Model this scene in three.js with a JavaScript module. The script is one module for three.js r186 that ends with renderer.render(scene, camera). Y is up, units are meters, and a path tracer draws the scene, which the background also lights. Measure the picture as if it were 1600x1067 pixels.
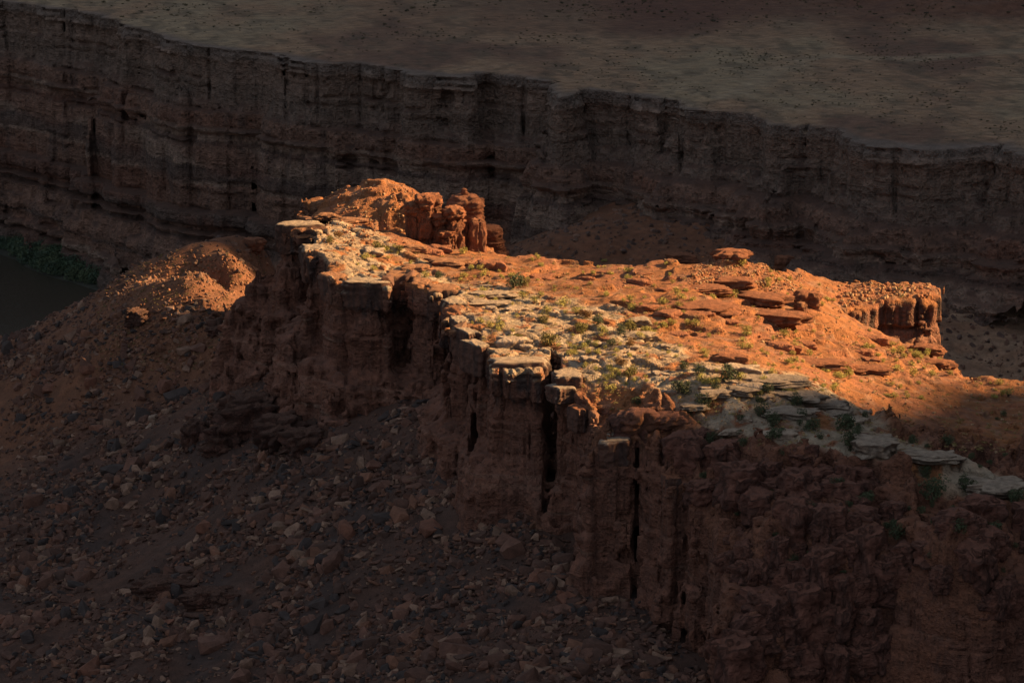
import * as THREE from 'three';
import { ConvexGeometry } from 'three/addons/geometries/ConvexGeometry.js';
import { mergeGeometries, mergeVertices } from 'three/addons/utils/BufferGeometryUtils.js';

// ------------------------------------------------------------------ camera, sky, sun, exposure
const scene = new THREE.Scene();
const EYE = 270, PITCH = THREE.MathUtils.degToRad(15), FOCAL = 4800;            // metres, radians, photo pixels
const camera = new THREE.PerspectiveCamera(2 * Math.atan(533.5 / FOCAL) * 180 / Math.PI, 1600 / 1067, 1, 9000);
camera.position.set(0, EYE, 0);
camera.rotation.x = -PITCH;

const SUN = new THREE.Vector3(0.9, 0.42, -0.115).normalize();                     // low sun from the right, a little beyond
const SKY_LEVEL = 0.37;
{
  const w = 256, h = 128, data = new Float32Array(w * h * 4);
  for (let j = 0; j < h; j++) for (let i = 0; i < w; i++) {
    const el = ((j + 0.5) / h - 0.5) * Math.PI, az = ((i + 0.5) / w - 0.5) * 2 * Math.PI;
    const d = [Math.cos(el) * Math.cos(az), Math.sin(el), Math.cos(el) * Math.sin(az)];
    const toSun = Math.max(0, d[0] * SUN.x + d[1] * SUN.y + d[2] * SUN.z);
    const low = Math.pow(1 - Math.max(0, d[1]), 3), glow = Math.pow(toSun, 6);
    const k = 0.23 * SKY_LEVEL * (0.85 + 0.4 * d[2] - 0.25 * d[0] + 0.15 * d[1]);  // brighter from behind and left, added to bring out relief on shaded cliffs
    data.set([k * (0.88 + 0.2 * low + 0.7 * glow), k * (0.97 + 0.1 * low + 0.42 * glow), k * (1.13 + 0.02 * low + 0.2 * glow), 1], (j * w + i) * 4);
  }
  const sky = new THREE.DataTexture(data, w, h, THREE.RGBAFormat, THREE.FloatType);
  sky.mapping = THREE.EquirectangularReflectionMapping; sky.magFilter = THREE.LinearFilter; sky.needsUpdate = true;
  scene.background = sky; scene.environment = sky;
}
const sun = new THREE.DirectionalLight(new THREE.Color().setRGB(1.0, 0.6, 0.27), 5);
sun.position.copy(SUN).multiplyScalar(1400).add(new THREE.Vector3(0, 80, -750));
sun.target.position.set(0, 80, -750);
sun.castShadow = true; sun.shadow.radius = 1.6; sun.shadow.mapSize.set(4096, 4096);
Object.assign(sun.shadow.camera, { left: -420, right: 420, top: 320, bottom: -320, near: 10, far: 4000 });
scene.add(sun, sun.target);

const renderer = new THREE.WebGLRenderer({ antialias: true });
renderer.setSize(1024, 682);
renderer.toneMapping = THREE.LinearToneMapping;
renderer.toneMappingExposure = 2.85;
renderer.shadowMap.enabled = true;

// ------------------------------------------------------------------ numbers: random, noise, pixel to point
function rng(seed) { let s = seed | 0; return () => { s = (s + 0x6d2b79f5) | 0; let t = Math.imul(s ^ (s >>> 15), 1 | s); t = (t + Math.imul(t ^ (t >>> 7), 61 | t)) ^ t; return ((t ^ (t >>> 14)) >>> 0) / 4294967296; }; }
const perm = new Uint8Array(512);
{ const r = rng(7), p = [...Array(256).keys()]; for (let i = 255; i > 0; i--) { const j = Math.floor(r() * (i + 1)); [p[i], p[j]] = [p[j], p[i]]; } for (let i = 0; i < 512; i++) perm[i] = p[i & 255]; }
const fade = (t) => t * t * t * (t * (t * 6 - 15) + 10), mix = (a, b, t) => a + (b - a) * t, clamp = (x, a, b) => x < a ? a : x > b ? b : x;
const smooth = (a, b, x) => { const t = clamp((x - a) / (b - a), 0, 1); return t * t * (3 - 2 * t); };
const g3 = (h, x, y, z) => { h &= 15; const u = h < 8 ? x : y, v = h < 4 ? y : h === 12 || h === 14 ? x : z; return ((h & 1) ? -u : u) + ((h & 2) ? -v : v); };
function n3(x, y, z) {
  const X0 = Math.floor(x), Y0 = Math.floor(y), Z0 = Math.floor(z), X = X0 & 255, Y = Y0 & 255, Z = Z0 & 255;
  x -= X0; y -= Y0; z -= Z0;
  const u = fade(x), v = fade(y), w = fade(z), A = perm[X] + Y, AA = perm[A & 255] + Z, AB = perm[(A + 1) & 255] + Z, B = perm[X + 1] + Y, BA = perm[B & 255] + Z, BB = perm[(B + 1) & 255] + Z;
  return mix(mix(mix(g3(perm[AA & 255], x, y, z), g3(perm[BA & 255], x - 1, y, z), u), mix(g3(perm[AB & 255], x, y - 1, z), g3(perm[BB & 255], x - 1, y - 1, z), u), v),
    mix(mix(g3(perm[(AA + 1) & 255], x, y, z - 1), g3(perm[(BA + 1) & 255], x - 1, y, z - 1), u), mix(g3(perm[(AB + 1) & 255], x, y - 1, z - 1), g3(perm[(BB + 1) & 255], x - 1, y - 1, z - 1), u), v), w);
}
const n2 = (x, z) => n3(x, 0.37, z);
function fbm2(x, z, oct, gain = 0.5) { let a = 1, s = 0; for (let i = 0; i < oct; i++) { const t = 0.8 * x - 0.6 * z + 0.31; z = 0.6 * x + 0.8 * z + 0.73; x = t; s += a * n3(x, 3.17 + 7.7 * i + 0.21 * z, z); a *= gain; x *= 2.03; z *= 2.03; } return s; }
const hash = (i, j, k) => perm[(perm[(perm[i & 255] + j) & 255] + k) & 255] / 255;
function cells(x, z, salt) {                                                       // [value of the nearest cell, distance to its border]
  const X = Math.floor(x), Z = Math.floor(z); let d1 = 9, d2 = 9, id = 0;
  for (let i = -1; i <= 1; i++) for (let j = -1; j <= 1; j++) {
    const cx = X + i + 0.1 + 0.8 * hash(X + i, Z + j, salt), cz = Z + j + 0.1 + 0.8 * hash(X + i, Z + j, salt + 1), d = Math.hypot(cx - x, cz - z);
    if (d < d1) { d2 = d1; d1 = d; id = hash(X + i, Z + j, salt + 2); } else if (d < d2) d2 = d;
  }
  return [id, d2 - d1];
}
const CP = Math.cos(PITCH), SP = Math.sin(PITCH);
function ray(px, py) { const a = (px - 800) / FOCAL, b = -(py - 533.5) / FOCAL; return [a, b * CP - SP, -(CP + b * SP)]; }
function up(px, py, Y) { const d = ray(px, py), t = (Y - EYE) / d[1]; return [d[0] * t, d[2] * t]; }   // the point at height Y seen at a photo pixel
const upDepth = (px, py, z) => { const d = ray(px, py), t = z / d[2]; return [d[0] * t, EYE + d[1] * t]; };

function spline(points) {                                                           // thin-plate spline through [x, z, y]
  const n = points.length, N = n + 3, M = Array.from({ length: N }, () => new Float64Array(N + 1)), S = 100;
  const P = points.map(([x, z, y]) => [x / S, z / S, y]), phi = (r2) => r2 < 1e-12 ? 0 : 0.5 * r2 * Math.log(r2);
  for (let i = 0; i < n; i++) {
    for (let j = 0; j < n; j++) M[i][j] = phi((P[i][0] - P[j][0]) ** 2 + (P[i][1] - P[j][1]) ** 2) + (i === j ? 0.0004 : 0);
    M[i][n] = M[n][i] = 1; M[i][n + 1] = M[n + 1][i] = P[i][0]; M[i][n + 2] = M[n + 2][i] = P[i][1]; M[i][N] = P[i][2];
  }
  for (let c = 0; c < N; c++) {
    let p = c; for (let r = c + 1; r < N; r++) if (Math.abs(M[r][c]) > Math.abs(M[p][c])) p = r;
    [M[c], M[p]] = [M[p], M[c]];
    for (let r = 0; r < N; r++) if (r !== c) { const f = M[r][c] / M[c][c]; if (f) for (let k = c; k <= N; k++) M[r][k] -= f * M[c][k]; }
  }
  const w = M.map((row, i) => row[N] / row[i]);
  return (x, z) => { x /= S; z /= S; let s = w[n] + w[n + 1] * x + w[n + 2] * z; for (let i = 0; i < n; i++) { const r2 = (x - P[i][0]) ** 2 + (z - P[i][1]) ** 2; if (r2 > 1e-12) s += w[i] * 0.5 * r2 * Math.log(r2); } return s; };
}
function polygonDistance(poly) {                                                    // positive inside
  return (x, z) => {
    let best = 1e9, inside = false;
    for (let i = 0, j = poly.length - 1; i < poly.length; j = i++) {
      const [ax, az] = poly[j], [bx, bz] = poly[i], ex = bx - ax, ez = bz - az, t = clamp(((x - ax) * ex + (z - az) * ez) / (ex * ex + ez * ez), 0, 1);
      const d = (x - ax - ex * t) ** 2 + (z - az - ez * t) ** 2; if (d < best) best = d;
      if ((az > z) !== (bz > z) && x < ax + (z - az) / (bz - az) * ex) inside = !inside;
    }
    return inside ? Math.sqrt(best) : -Math.sqrt(best);
  };
}
function lineDistance(line) { return (x, z) => { let best = 1e9; for (let i = 1; i < line.length; i++) { const [ax, az] = line[i - 1], [bx, bz] = line[i], ex = bx - ax, ez = bz - az, t = clamp(((x - ax) * ex + (z - az) * ez) / (ex * ex + ez * ez), 0, 1); best = Math.min(best, (x - ax - ex * t) ** 2 + (z - az - ez * t) ** 2); } return Math.sqrt(best); }; }

// ------------------------------------------------------------------ layout: read off the photograph as [pixel x, pixel y, height], turned into plan points
const lift = (list) => list.map(([px, py, Y]) => [...up(px, py, Y), Y]);
// the top of the ridge
const RIDGE_TOP = spline([...lift([
  [432, 346, 93], [495, 346, 92], [480, 390, 92], [520, 400, 91], [520, 430, 91], [600, 430, 90], [575, 437, 90], [640, 430, 90], [690, 447, 90], [560, 370, 90], [640, 400, 89],
  [720, 420, 88], [715, 490, 90], [770, 470, 90], [800, 562, 90], [860, 552, 90], [850, 500, 90], [800, 440, 88], [850, 404, 86], [950, 415, 87], [1060, 412, 89], [1200, 415, 86], [1140, 400, 90],
  [930, 470, 89], [1000, 520, 89], [1050, 460, 88], [1150, 480, 87], [950, 560, 90], [910, 590, 88], [1050, 590, 90], [1150, 610, 89], [1260, 600, 85], [1200, 540, 84], [1300, 640, 86], [1390, 690, 85], [1480, 730, 82], [1590, 770, 80],
  [915, 625, 85], [960, 680, 82], [1000, 640, 85], [1060, 745, 78], [1110, 805, 73], [1130, 900, 66], [1130, 985, 60], [1200, 750, 80], [1250, 820, 75], [1300, 850, 73], [1350, 800, 77], [1400, 950, 62], [1450, 1060, 50], [1430, 800, 77], [1500, 810, 76], [1600, 850, 74], [1460, 930, 67], [1560, 925, 68], [1300, 980, 58],
  [1250, 500, 80], [1300, 430, 78], [1390, 438, 77], [1465, 440, 76], [1400, 460, 75], [1310, 480, 75], [1380, 520, 71], [1480, 552, 68], [1520, 576, 66], [1600, 592, 64], [1300, 560, 78], [1400, 580, 73], [1500, 620, 68], [1350, 640, 78], [1420, 660, 75], [1500, 690, 74], [1600, 700, 72], [1600, 640, 68],
]), [240, -720, 52], [240, -600, 60], [180, -560, 60], [-30, -815, 90], [-45, -806, 88], [-14, -800, 84], [-30, -790, 88]]);
const RIM = [...lift([
  [425, 346, 93], [440, 352, 93], [500, 350, 92], [503, 368, 92], [476, 386, 92], [480, 394, 92], [513, 396, 91], [512, 428, 91], [545, 436, 91], [545, 446, 90], [602, 446, 90], [607, 430, 90], [650, 428, 90], [644, 444, 90], [668, 444, 90], [670, 456, 90], [716, 455, 90],
  [704, 470, 90], [708, 510, 90], [736, 512, 90], [742, 530, 90], [760, 532, 90], [772, 570, 90], [850, 570, 90], [854, 545, 90], [868, 545, 90], [872, 590, 89], [905, 592, 88], [865, 606, 87], [900, 622, 85], [922, 640, 84], [930, 692, 82], [988, 690, 82], [1000, 705, 80], [1040, 735, 79], [1050, 752, 78], [1070, 752, 78], [1085, 790, 75], [1120, 830, 71], [1132, 880, 67], [1120, 985, 60],
  [1165, 1000, 60], [1190, 1100, 54], [1330, 1150, 46], [1450, 1110, 48], [1448, 1000, 58], [1456, 940, 66], [1562, 934, 68], [1640, 900, 70]]).map((p) => p.slice(0, 2)),
  [150, -560], [420, -560], [420, -740],
  ...lift([[1700, 604, 62], [1600, 594, 64], [1525, 580, 66], [1480, 555, 68], [1400, 527, 70], [1330, 505, 72], [1318, 482, 74], [1345, 470, 75], [1395, 463, 75], [1462, 461, 75], [1472, 438, 76], [1430, 434, 77], [1250, 427, 79], [1200, 409, 86], [1140, 398, 90], [1060, 404, 90], [960, 408, 87], [850, 400, 86]]).map((p) => p.slice(0, 2)),
  [-2, -782], [-8, -800], [-20, -822], [-40, -828], [-54, -822], [-58, -808], [-46, -800], [-44, -788], [-58, -786], [-66, -780]];
const ridgeDistance = polygonDistance(RIM);
function onTop(px, py) { const d = ray(px, py); let t = 540; while (t < 1000 && EYE + d[1] * t > RIDGE_TOP(d[0] * t, d[2] * t)) t += 1; return [d[0] * t, d[2] * t]; }
const WHITE = polygonDistance([[470, 385], [505, 348], [560, 352], [600, 372], [650, 398], [715, 432], [780, 440], [860, 462], [940, 480], [1000, 500], [1030, 525], [1085, 560], [1160, 568], [1255, 590], [1330, 632], [1395, 676], [1500, 716], [1640, 752], [1640, 800], [1500, 762], [1400, 728], [1310, 712], [1200, 696], [1110, 668], [1040, 622], [950, 600], [900, 624], [850, 606], [760, 590], [690, 480], [600, 450], [500, 445]].map(([px, py]) => onTop(px, py)));
const whiteLine = (x, z) => 8 - WHITE(x, z);
// the low ground: scree, river bed, the valley behind the ridge
const LOW = spline([...lift([
  [0, 548, 22], [100, 522, 29], [200, 494, 35], [250, 464, 42], [292, 430, 51], [130, 516, 31], [0, 700, 24], [0, 880, 20], [0, 1067, 14], [200, 1067, 20], [400, 1067, 27], [600, 1067, 35], [800, 1067, 43], [880, 980, 47], [860, 830, 55], [780, 765, 59], [700, 690, 62], [620, 645, 62], [540, 650, 58], [470, 640, 55], [400, 600, 54], [300, 600, 44], [300, 800, 34], [500, 850, 42], [700, 900, 47], [150, 800, 28], [400, 720, 48], [1000, 1067, 44],
  [415, 400, 60], [370, 404, 63], [345, 412, 65], [360, 440, 60.5], [400, 480, 53.5], [405, 440, 57], [318, 428, 64], [338, 450, 62], [400, 540, 55], [335, 490, 51],
  [0, 350, -2], [100, 390, -2], [200, 420, -2], [250, 440, -3], [0, 393, -5], [103, 439, -5], [189, 465, -5], [0, 308, 0], [160, 390, 0], [280, 415, 0],
  [1490, 540, 40], [1600, 535, 41], [1560, 570, 37], [1000, 335, 56], [850, 388, 50], [1580, 450, 48], [1300, 400, 52], [1450, 470, 47],
]), [-150, -965, -8], [-190, -1010, -10], [-110, -985, -9], [-130, -1030, -9], [-230, -1100, -9], [-80, -930, 10], [-60, -880, 34], [-20, -860, 42], [-60, -1000, 4], [-30, -920, 30], [30, -850, 42], [90, -850, 40], [180, -850, 40], [40, -900, 42], [150, -890, 44], [60, -640, 42], [100, -540, 36], [60, -520, 34], [0, -500, 28], [-100, -560, 8], [-200, -700, 8], [-250, -850, 0], [300, -800, 36], [300, -600, 30], [-300, -1000, -10], [250, -900, 46]]);
function low(x, z) {
  const out = smooth(150, 700, Math.max(Math.abs(x) - 150, Math.abs(z + 800) - 250));
  const h = mix(clamp(LOW(x, z), -10, 78), z > -500 ? 24 : -6, out);
  const crest = smooth(-890, -830, z) * smooth(-30, -60, x);
  return h + fbm2(x / 34, z / 34, 4) * 2.4 * smooth(-4, 6, h) + fbm2(x / 9, z / 9, 3) * 0.8 * smooth(-4, 6, h);
}
// the far rim
const FAR_RIM_PIXELS = [[-200, -20], [-60, -10], [60, 8], [160, 22], [180, 34], [215, 44], [300, 66], [385, 78], [430, 82], [520, 100], [555, 96], [600, 104], [660, 112], [720, 118], [745, 112], [850, 124], [880, 150], [920, 138], [1010, 148], [1065, 158], [1090, 172], [1165, 178], [1200, 192], [1310, 200], [1335, 216], [1440, 226], [1580, 224], [1600, 240], [1800, 262]];
const FAR_RIM = [...FAR_RIM_PIXELS.map(([px, py]) => up(px, py, 88)), [700, -860], [900, -1500], [0, -2600], [-900, -1500], [-420, -1290]];
const farDistance = polygonDistance(FAR_RIM);
const BUTTE = [[1208, 262], [1240, 254], [1296, 250], [1300, 264], [1372, 262], [1376, 252], [1442, 262], [1486, 278], [1525, 280], [1535, 262]].map(([px, py]) => up(px, py + 14, 75)).concat([up(1560, 225, 75), up(1210, 225, 75)]);
const butteDistance = polygonDistance(BUTTE);

// ------------------------------------------------------------------ textures: grain and fine relief only
function tile(size, shade, seed) {
  const data = new Uint8Array(size * size * 4), r = seed * 37 % 256;
  const per = (x, y, p, s) => { const X = Math.floor(x), Y = Math.floor(y), fx = x - X, fy = y - Y, h = (i, j) => perm[(perm[(((i % p) + p) % p + s) & 255] + ((j % p) + p) % p + r) & 255] / 127.5 - 1; const u = fade(fx), v = fade(fy); return mix(mix(h(X, Y), h(X + 1, Y), u), mix(h(X, Y + 1), h(X + 1, Y + 1), u), v); };
  const oct = (u, v, fu, fv, n, s) => { let a = 0.5, t = 0; for (let i = 0; i < n; i++) { const k = 2 ** i; const p = Math.max(fu, fv) * k; t += a * perA(u * fu * k, v * fv * k, fu * k, fv * k, s + i * 17); a *= 0.55; } return t; };
  const perA = (x, y, px, py, s) => { const X = Math.floor(x), Y = Math.floor(y), fx = fade(x - X), fy = fade(y - Y), h = (i, j) => perm[(perm[((((i % px) + px) % px) + s) & 255] + ((((j % py) + py) % py) * 7 + r)) & 255] / 127.5 - 1; return mix(mix(h(X, Y), h(X + 1, Y), fx), mix(h(X, Y + 1), h(X + 1, Y + 1), fx), fy); };
  for (let j = 0; j < size; j++) for (let i = 0; i < size; i++) { const c = shade(i / size, j / size, oct); data.set([c[0], c[1], c[2], 255].map((q, k) => k < 3 ? clamp(q * 255, 0, 255) : 255), (j * size + i) * 4); }
  const t = new THREE.DataTexture(data, size, size); t.wrapS = t.wrapT = THREE.RepeatWrapping; t.magFilter = THREE.LinearFilter; t.minFilter = THREE.LinearMipmapLinearFilter; t.generateMipmaps = true; t.needsUpdate = true; return t;
}
const grey = (v, warm = 0) => [v * (1 + warm), v, v * (1 - warm)];
const T = {
  rock: tile(1024, (u, v, o) => grey(0.72 + 0.34 * o(u, v, 8, 8, 6, 3) + 0.22 * o(u, v, 64, 64, 3, 9), 0.04 * o(u, v, 5, 5, 3, 40)), 1),
  wall: tile(1024, (u, v, o) => { const bed = o(u, v, 3, 40, 4, 5), streak = o(u, v, 40, 4, 4, 60), g = o(u, v, 24, 24, 5, 12); return grey(0.74 + 0.14 * bed + 0.22 * Math.min(0, streak) + 0.4 * g, 0.05 * o(u, v, 4, 4, 3, 44)); }, 2),
  soil: tile(1024, (u, v, o) => { const p = o(u, v, 96, 96, 3, 3); return grey(0.74 + 0.26 * o(u, v, 10, 10, 5, 8) + 0.34 * p, 0.06 * o(u, v, 7, 7, 4, 30)); }, 3),
};
function stone(name, map, bump, tint = [1, 1, 1], rough = 0.95) {
  const m = new THREE.MeshStandardMaterial({ name, color: new THREE.Color().setRGB(...tint), map, bumpMap: map, bumpScale: bump, roughness: rough, vertexColors: true });
  m.envMapIntensity = 1; return m;
}
const M = {
  top: stone('slickrock', T.rock, 0.6), wall: stone('cliff rock', T.wall, 1.0), soil: stone('stony soil', T.soil, 0.3), farWall: stone('far cliff rock', T.wall, 2.4), farTop: stone('far grassland', T.soil, 0.4),
};

// ------------------------------------------------------------------ solid ground from a field: surface nets on a sparse grid
function grid2(x0, z0, nx, nz, c, f) { const a = new Float32Array(nx * nz); for (let k = 0; k < nz; k++) for (let i = 0; i < nx; i++) a[k * nx + i] = f(x0 + i * c, z0 + k * c); return a; }
function solid({ x0, y0, z0, nx, ny, nz, c, near, field, color, split }) {
  const F = new Float32Array(nx * ny * nz).fill(NaN), at = (i, j, k) => (k * ny + j) * nx + i, B = 4, blocks = [];
  for (let k = 0; k + B < nz; k += B) for (let i = 0; i + B < nx; i += B) {
    for (let j = 0; j + B < ny; j += B) {
      if (!near(i + 2, j + 2, k + 2)) continue;
      blocks.push(i, j, k);
      for (let kk = 0; kk <= B; kk++) for (let jj = 0; jj <= B; jj++) for (let ii = 0; ii <= B; ii++) { const q = at(i + ii, j + jj, k + kk); if (F[q] !== F[q]) F[q] = field(i + ii, j + jj, k + kk); }
    }
  }
  const V = new Int32Array(nx * ny * nz).fill(-1), pos = [];
  const E = [[0, 1], [0, 2], [0, 4], [1, 3], [1, 5], [2, 3], [2, 6], [3, 7], [4, 5], [4, 6], [5, 7], [6, 7]], v = new Float64Array(8);
  for (let b = 0; b < blocks.length; b += 3) for (let kk = 0; kk < B; kk++) for (let jj = 0; jj < B; jj++) for (let ii = 0; ii < B; ii++) {
    const i = blocks[b] + ii, j = blocks[b + 1] + jj, k = blocks[b + 2] + kk; let m = 0;
    for (let q = 0; q < 8; q++) { v[q] = F[at(i + (q & 1), j + ((q >> 1) & 1), k + (q >> 2))]; if (v[q] > 0) m |= 1 << q; }
    if (m === 0 || m === 255) continue;
    let sx = 0, sy = 0, sz = 0, n = 0;
    for (const [a, e] of E) if (((m >> a) & 1) !== ((m >> e) & 1)) {
      const t = v[a] / (v[a] - v[e]), ax = a & 1, ay = (a >> 1) & 1, az = a >> 2, ex = e & 1, ey = (e >> 1) & 1, ez = e >> 2;
      sx += ax + (ex - ax) * t; sy += ay + (ey - ay) * t; sz += az + (ez - az) * t; n++;
    }
    V[at(i, j, k)] = pos.length / 3; pos.push(x0 + (i + sx / n) * c, y0 + (j + sy / n) * c, z0 + (k + sz / n) * c);
  }
  const quads = [], quad = (a, b2, d, e, flip) => { if (a < 0 || b2 < 0 || d < 0 || e < 0) return; flip ? quads.push(a, b2, d, e) : quads.push(a, e, d, b2); };
  for (let b = 0; b < blocks.length; b += 3) for (let kk = 0; kk < B; kk++) for (let jj = 0; jj < B; jj++) for (let ii = 0; ii < B; ii++) {
    const i = blocks[b] + ii, j = blocks[b + 1] + jj, k = blocks[b + 2] + kk; if (!i || !j || !k) continue;
    const f0 = F[at(i, j, k)] > 0;
    let w = F[at(i + 1, j, k)]; if (w === w && (w > 0) !== f0) quad(V[at(i, j, k)], V[at(i, j - 1, k)], V[at(i, j - 1, k - 1)], V[at(i, j, k - 1)], f0);
    w = F[at(i, j + 1, k)]; if (w === w && (w > 0) !== f0) quad(V[at(i, j, k)], V[at(i, j, k - 1)], V[at(i - 1, j, k - 1)], V[at(i - 1, j, k)], f0);
    w = F[at(i, j, k + 1)]; if (w === w && (w > 0) !== f0) quad(V[at(i, j, k)], V[at(i - 1, j, k)], V[at(i - 1, j - 1, k)], V[at(i, j - 1, k)], f0);
  }
  return finish(new Float32Array(pos), quads, color, split);
}
// quads -> geometry with normals, colours and metre uv by the face's main direction; group 0 tops, group 1 walls
function finish(pos, quads, color, split = 16) {
  const n = pos.length / 3, N = new Float32Array(n * 3), cls = new Uint8Array(quads.length / 4);
  for (let q = 0; q < quads.length; q += 4) {
    const a = quads[q] * 3, b = quads[q + 1] * 3, c = quads[q + 2] * 3, d = quads[q + 3] * 3;
    const ux = pos[c] - pos[a], uy = pos[c + 1] - pos[a + 1], uz = pos[c + 2] - pos[a + 2], vx = pos[d] - pos[b], vy = pos[d + 1] - pos[b + 1], vz = pos[d + 2] - pos[b + 2];
    const x = uy * vz - uz * vy, y = uz * vx - ux * vz, z = ux * vy - uy * vx;
    for (const o of [a, b, c, d]) { N[o] += x; N[o + 1] += y; N[o + 2] += z; }
    cls[q / 4] = Math.abs(y) > 0.62 * Math.hypot(x, y, z) ? 0 : Math.abs(x) > Math.abs(z) ? 1 : 2;
  }
  for (let i = 0; i < n; i++) { const l = Math.hypot(N[3 * i], N[3 * i + 1], N[3 * i + 2]) || 1; N[3 * i] /= l; N[3 * i + 1] /= l; N[3 * i + 2] /= l; }
  const P = [], Q = [], U = [], C = [], idx = [[], []], seen = [0, 1, 2].map(() => new Int32Array(n).fill(-1)), out = [0, 0, 0];
  for (let q = 0; q < quads.length; q += 4) {
    const k = cls[q / 4], id = [0, 1, 2, 3].map((s) => {
      const o = quads[q + s]; if (seen[k][o] >= 0) return seen[k][o];
      const x = pos[3 * o], y = pos[3 * o + 1], z = pos[3 * o + 2];
      P.push(x, y, z); Q.push(N[3 * o], N[3 * o + 1], N[3 * o + 2]);
      if (k === 0) U.push(x / split, z / split); else if (k === 1) U.push(z / split, y / split); else U.push(x / split, y / split);
      color(x, y, z, N[3 * o], N[3 * o + 1], N[3 * o + 2], out); C.push(out[0], out[1], out[2]);
      return (seen[k][o] = P.length / 3 - 1);
    });
    idx[k ? 1 : 0].push(id[0], id[1], id[2], id[0], id[2], id[3]);
  }
  const g = new THREE.BufferGeometry();
  g.setAttribute('position', new THREE.Float32BufferAttribute(P, 3)); g.setAttribute('normal', new THREE.Float32BufferAttribute(Q, 3)); g.setAttribute('uv', new THREE.Float32BufferAttribute(U, 2)); g.setAttribute('color', new THREE.Float32BufferAttribute(C, 3));
  const all = new Uint32Array(idx[0].length + idx[1].length); all.set(idx[0]); all.set(idx[1], idx[0].length);
  g.setIndex(new THREE.BufferAttribute(all, 1)); g.addGroup(0, idx[0].length, 0); g.addGroup(idx[0].length, idx[1].length, 1);
  return g;
}
function structure(name, g, m, label) { const o = new THREE.Mesh(g, m); o.name = name; o.castShadow = o.receiveShadow = true; o.userData = { kind: 'structure', label }; scene.add(o); return o; }
const mix3 = (o, c, t) => { o[0] = mix(o[0], c[0], t); o[1] = mix(o[1], c[1], t); o[2] = mix(o[2], c[2], t); };
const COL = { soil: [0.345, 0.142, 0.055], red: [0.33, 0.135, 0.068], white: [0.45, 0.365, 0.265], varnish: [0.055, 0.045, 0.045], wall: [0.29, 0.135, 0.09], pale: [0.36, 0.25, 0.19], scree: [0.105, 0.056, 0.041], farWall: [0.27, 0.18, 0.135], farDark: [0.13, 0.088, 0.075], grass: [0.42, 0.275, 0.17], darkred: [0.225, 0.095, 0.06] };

// beds of the canyon rock: thickness, how far each stands out, and its colour
function beds(seed, thin, thick) { const r = rng(seed), list = []; let y = -20; while (y < 130) { const t = thin + (thick - thin) * r() ** 2; list.push([y, t, r() - 0.5, r()]); y += t; } const a = new Float32Array(3000); let k = 0; for (let i = 0; i < 3000; i++) { while (k + 1 < list.length && list[k + 1][0] < i / 20 - 20) k++; a[i] = k; } return (y) => { const e = list[a[clamp(Math.floor((y + 20) * 20), 0, 2999)]], f = (y - e[0]) / e[1]; return [e[2], e[3], f, e[1]]; }; }
const NEAR_BEDS = beds(5, 0.7, 5.5), FAR_BEDS = beds(8, 0.9, 8);
// the ridge
const terrace = (h, s, k) => { const n = Math.floor(h / s), f = h / s - n; return s * (n + smooth(1 - k, 1, f)); };
const dome = (x, z, cx, cz, rx, rz, h) => { const r = Math.hypot((x - cx) / rx, (z - cz) / rz); return r < 1 ? h * (1 - r * r) : 0; };
function pavement(x, z) {                                                           // jointed slabs, longer along the ridge
  const u = 0.65 * x + 0.76 * z + 1.2 * fbm2(x / 9, z / 9, 2), v = -0.76 * x + 0.65 * z + 1.2 * fbm2(x / 9 + 20, z / 9, 2), [a, d] = cells(u / 7.5, v / 4.2, 91), [b, e] = cells(u / 2.6, v / 1.7, 97);
  return (a - 0.5) * 1.0 - 0.55 * (1 - smooth(0.02, 0.12, d)) + (b - 0.5) * 0.3 - 0.22 * (1 - smooth(0.03, 0.2, e));
}
function boulderDomes(x, z, s, salt) { const X = x / s, Z = z / s, [a, d] = cells(X + 0.3 * fbm2(x / 9, z / 9, 2), Z + 0.3 * fbm2(x / 9 + 7, z / 9, 2), salt); return Math.sqrt(clamp(d, 0, 0.8)) * (0.6 + 0.8 * a); }
const whiteAt = (x, z) => 1 - smooth(6, 10, whiteLine(x, z) + 4 * fbm2(x / 13, z / 13, 3)), nearAt = (x, z, white) => smooth(-655, -625, z) * (1 - white) * smooth(125, 95, x + (z + 600) * 0.6);
function ridgeTop(x, z) {
  const base = RIDGE_TOP(x, z), white = whiteAt(x, z), near = nearAt(x, z, white);
  let h = base + fbm2(x / 28, z / 28, 3) * 1.8;
  if (near > 0) h += near * (5.2 * boulderDomes(x, z, 12, 131) + 2.0 * boulderDomes(x, z, 4.6, 141) + 0.7 * boulderDomes(x, z, 2.1, 151) - 4.2);
  const lobes = fbm2(x / 17 + 5, z / 13, 3), t = terrace(h + 2.7 * lobes, 1.8, 0.18) - 1.0 * lobes, rocky = smooth(-0.25, 0.1, fbm2(x / 30 + 9, z / 30, 2)) * (1 - white) * (1 - near);
  h = mix(h + fbm2(x / 9 + 5, z / 7, 3) * 0.55, t, 0.8 * rocky);
  if (white > 0) h += white * pavement(x, z);
  h += dome(x, z, -37, -812, 18, 17, 7.2) * (1 + 0.12 * fbm2(x / 5, z / 5, 3)) + dome(x, z, -25, -802, 12, 9, 6.5) * (1 + 0.5 * fbm2(x / 3.5, z / 3.5, 3));
  return h + 0.3 * (1 - 0.5 * white) * fbm2(x / 4, z / 3.2, 3) + 0.15 * fbm2(x / 1.7, z / 1.7, 2);
}
const RG = { x0: -80, y0: 22, z0: -850, c: 0.5, nx: 512, ny: 172, nz: 640 };
const RU = grid2(RG.x0, RG.z0, RG.nx, RG.nz, RG.c, ridgeTop);
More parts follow.
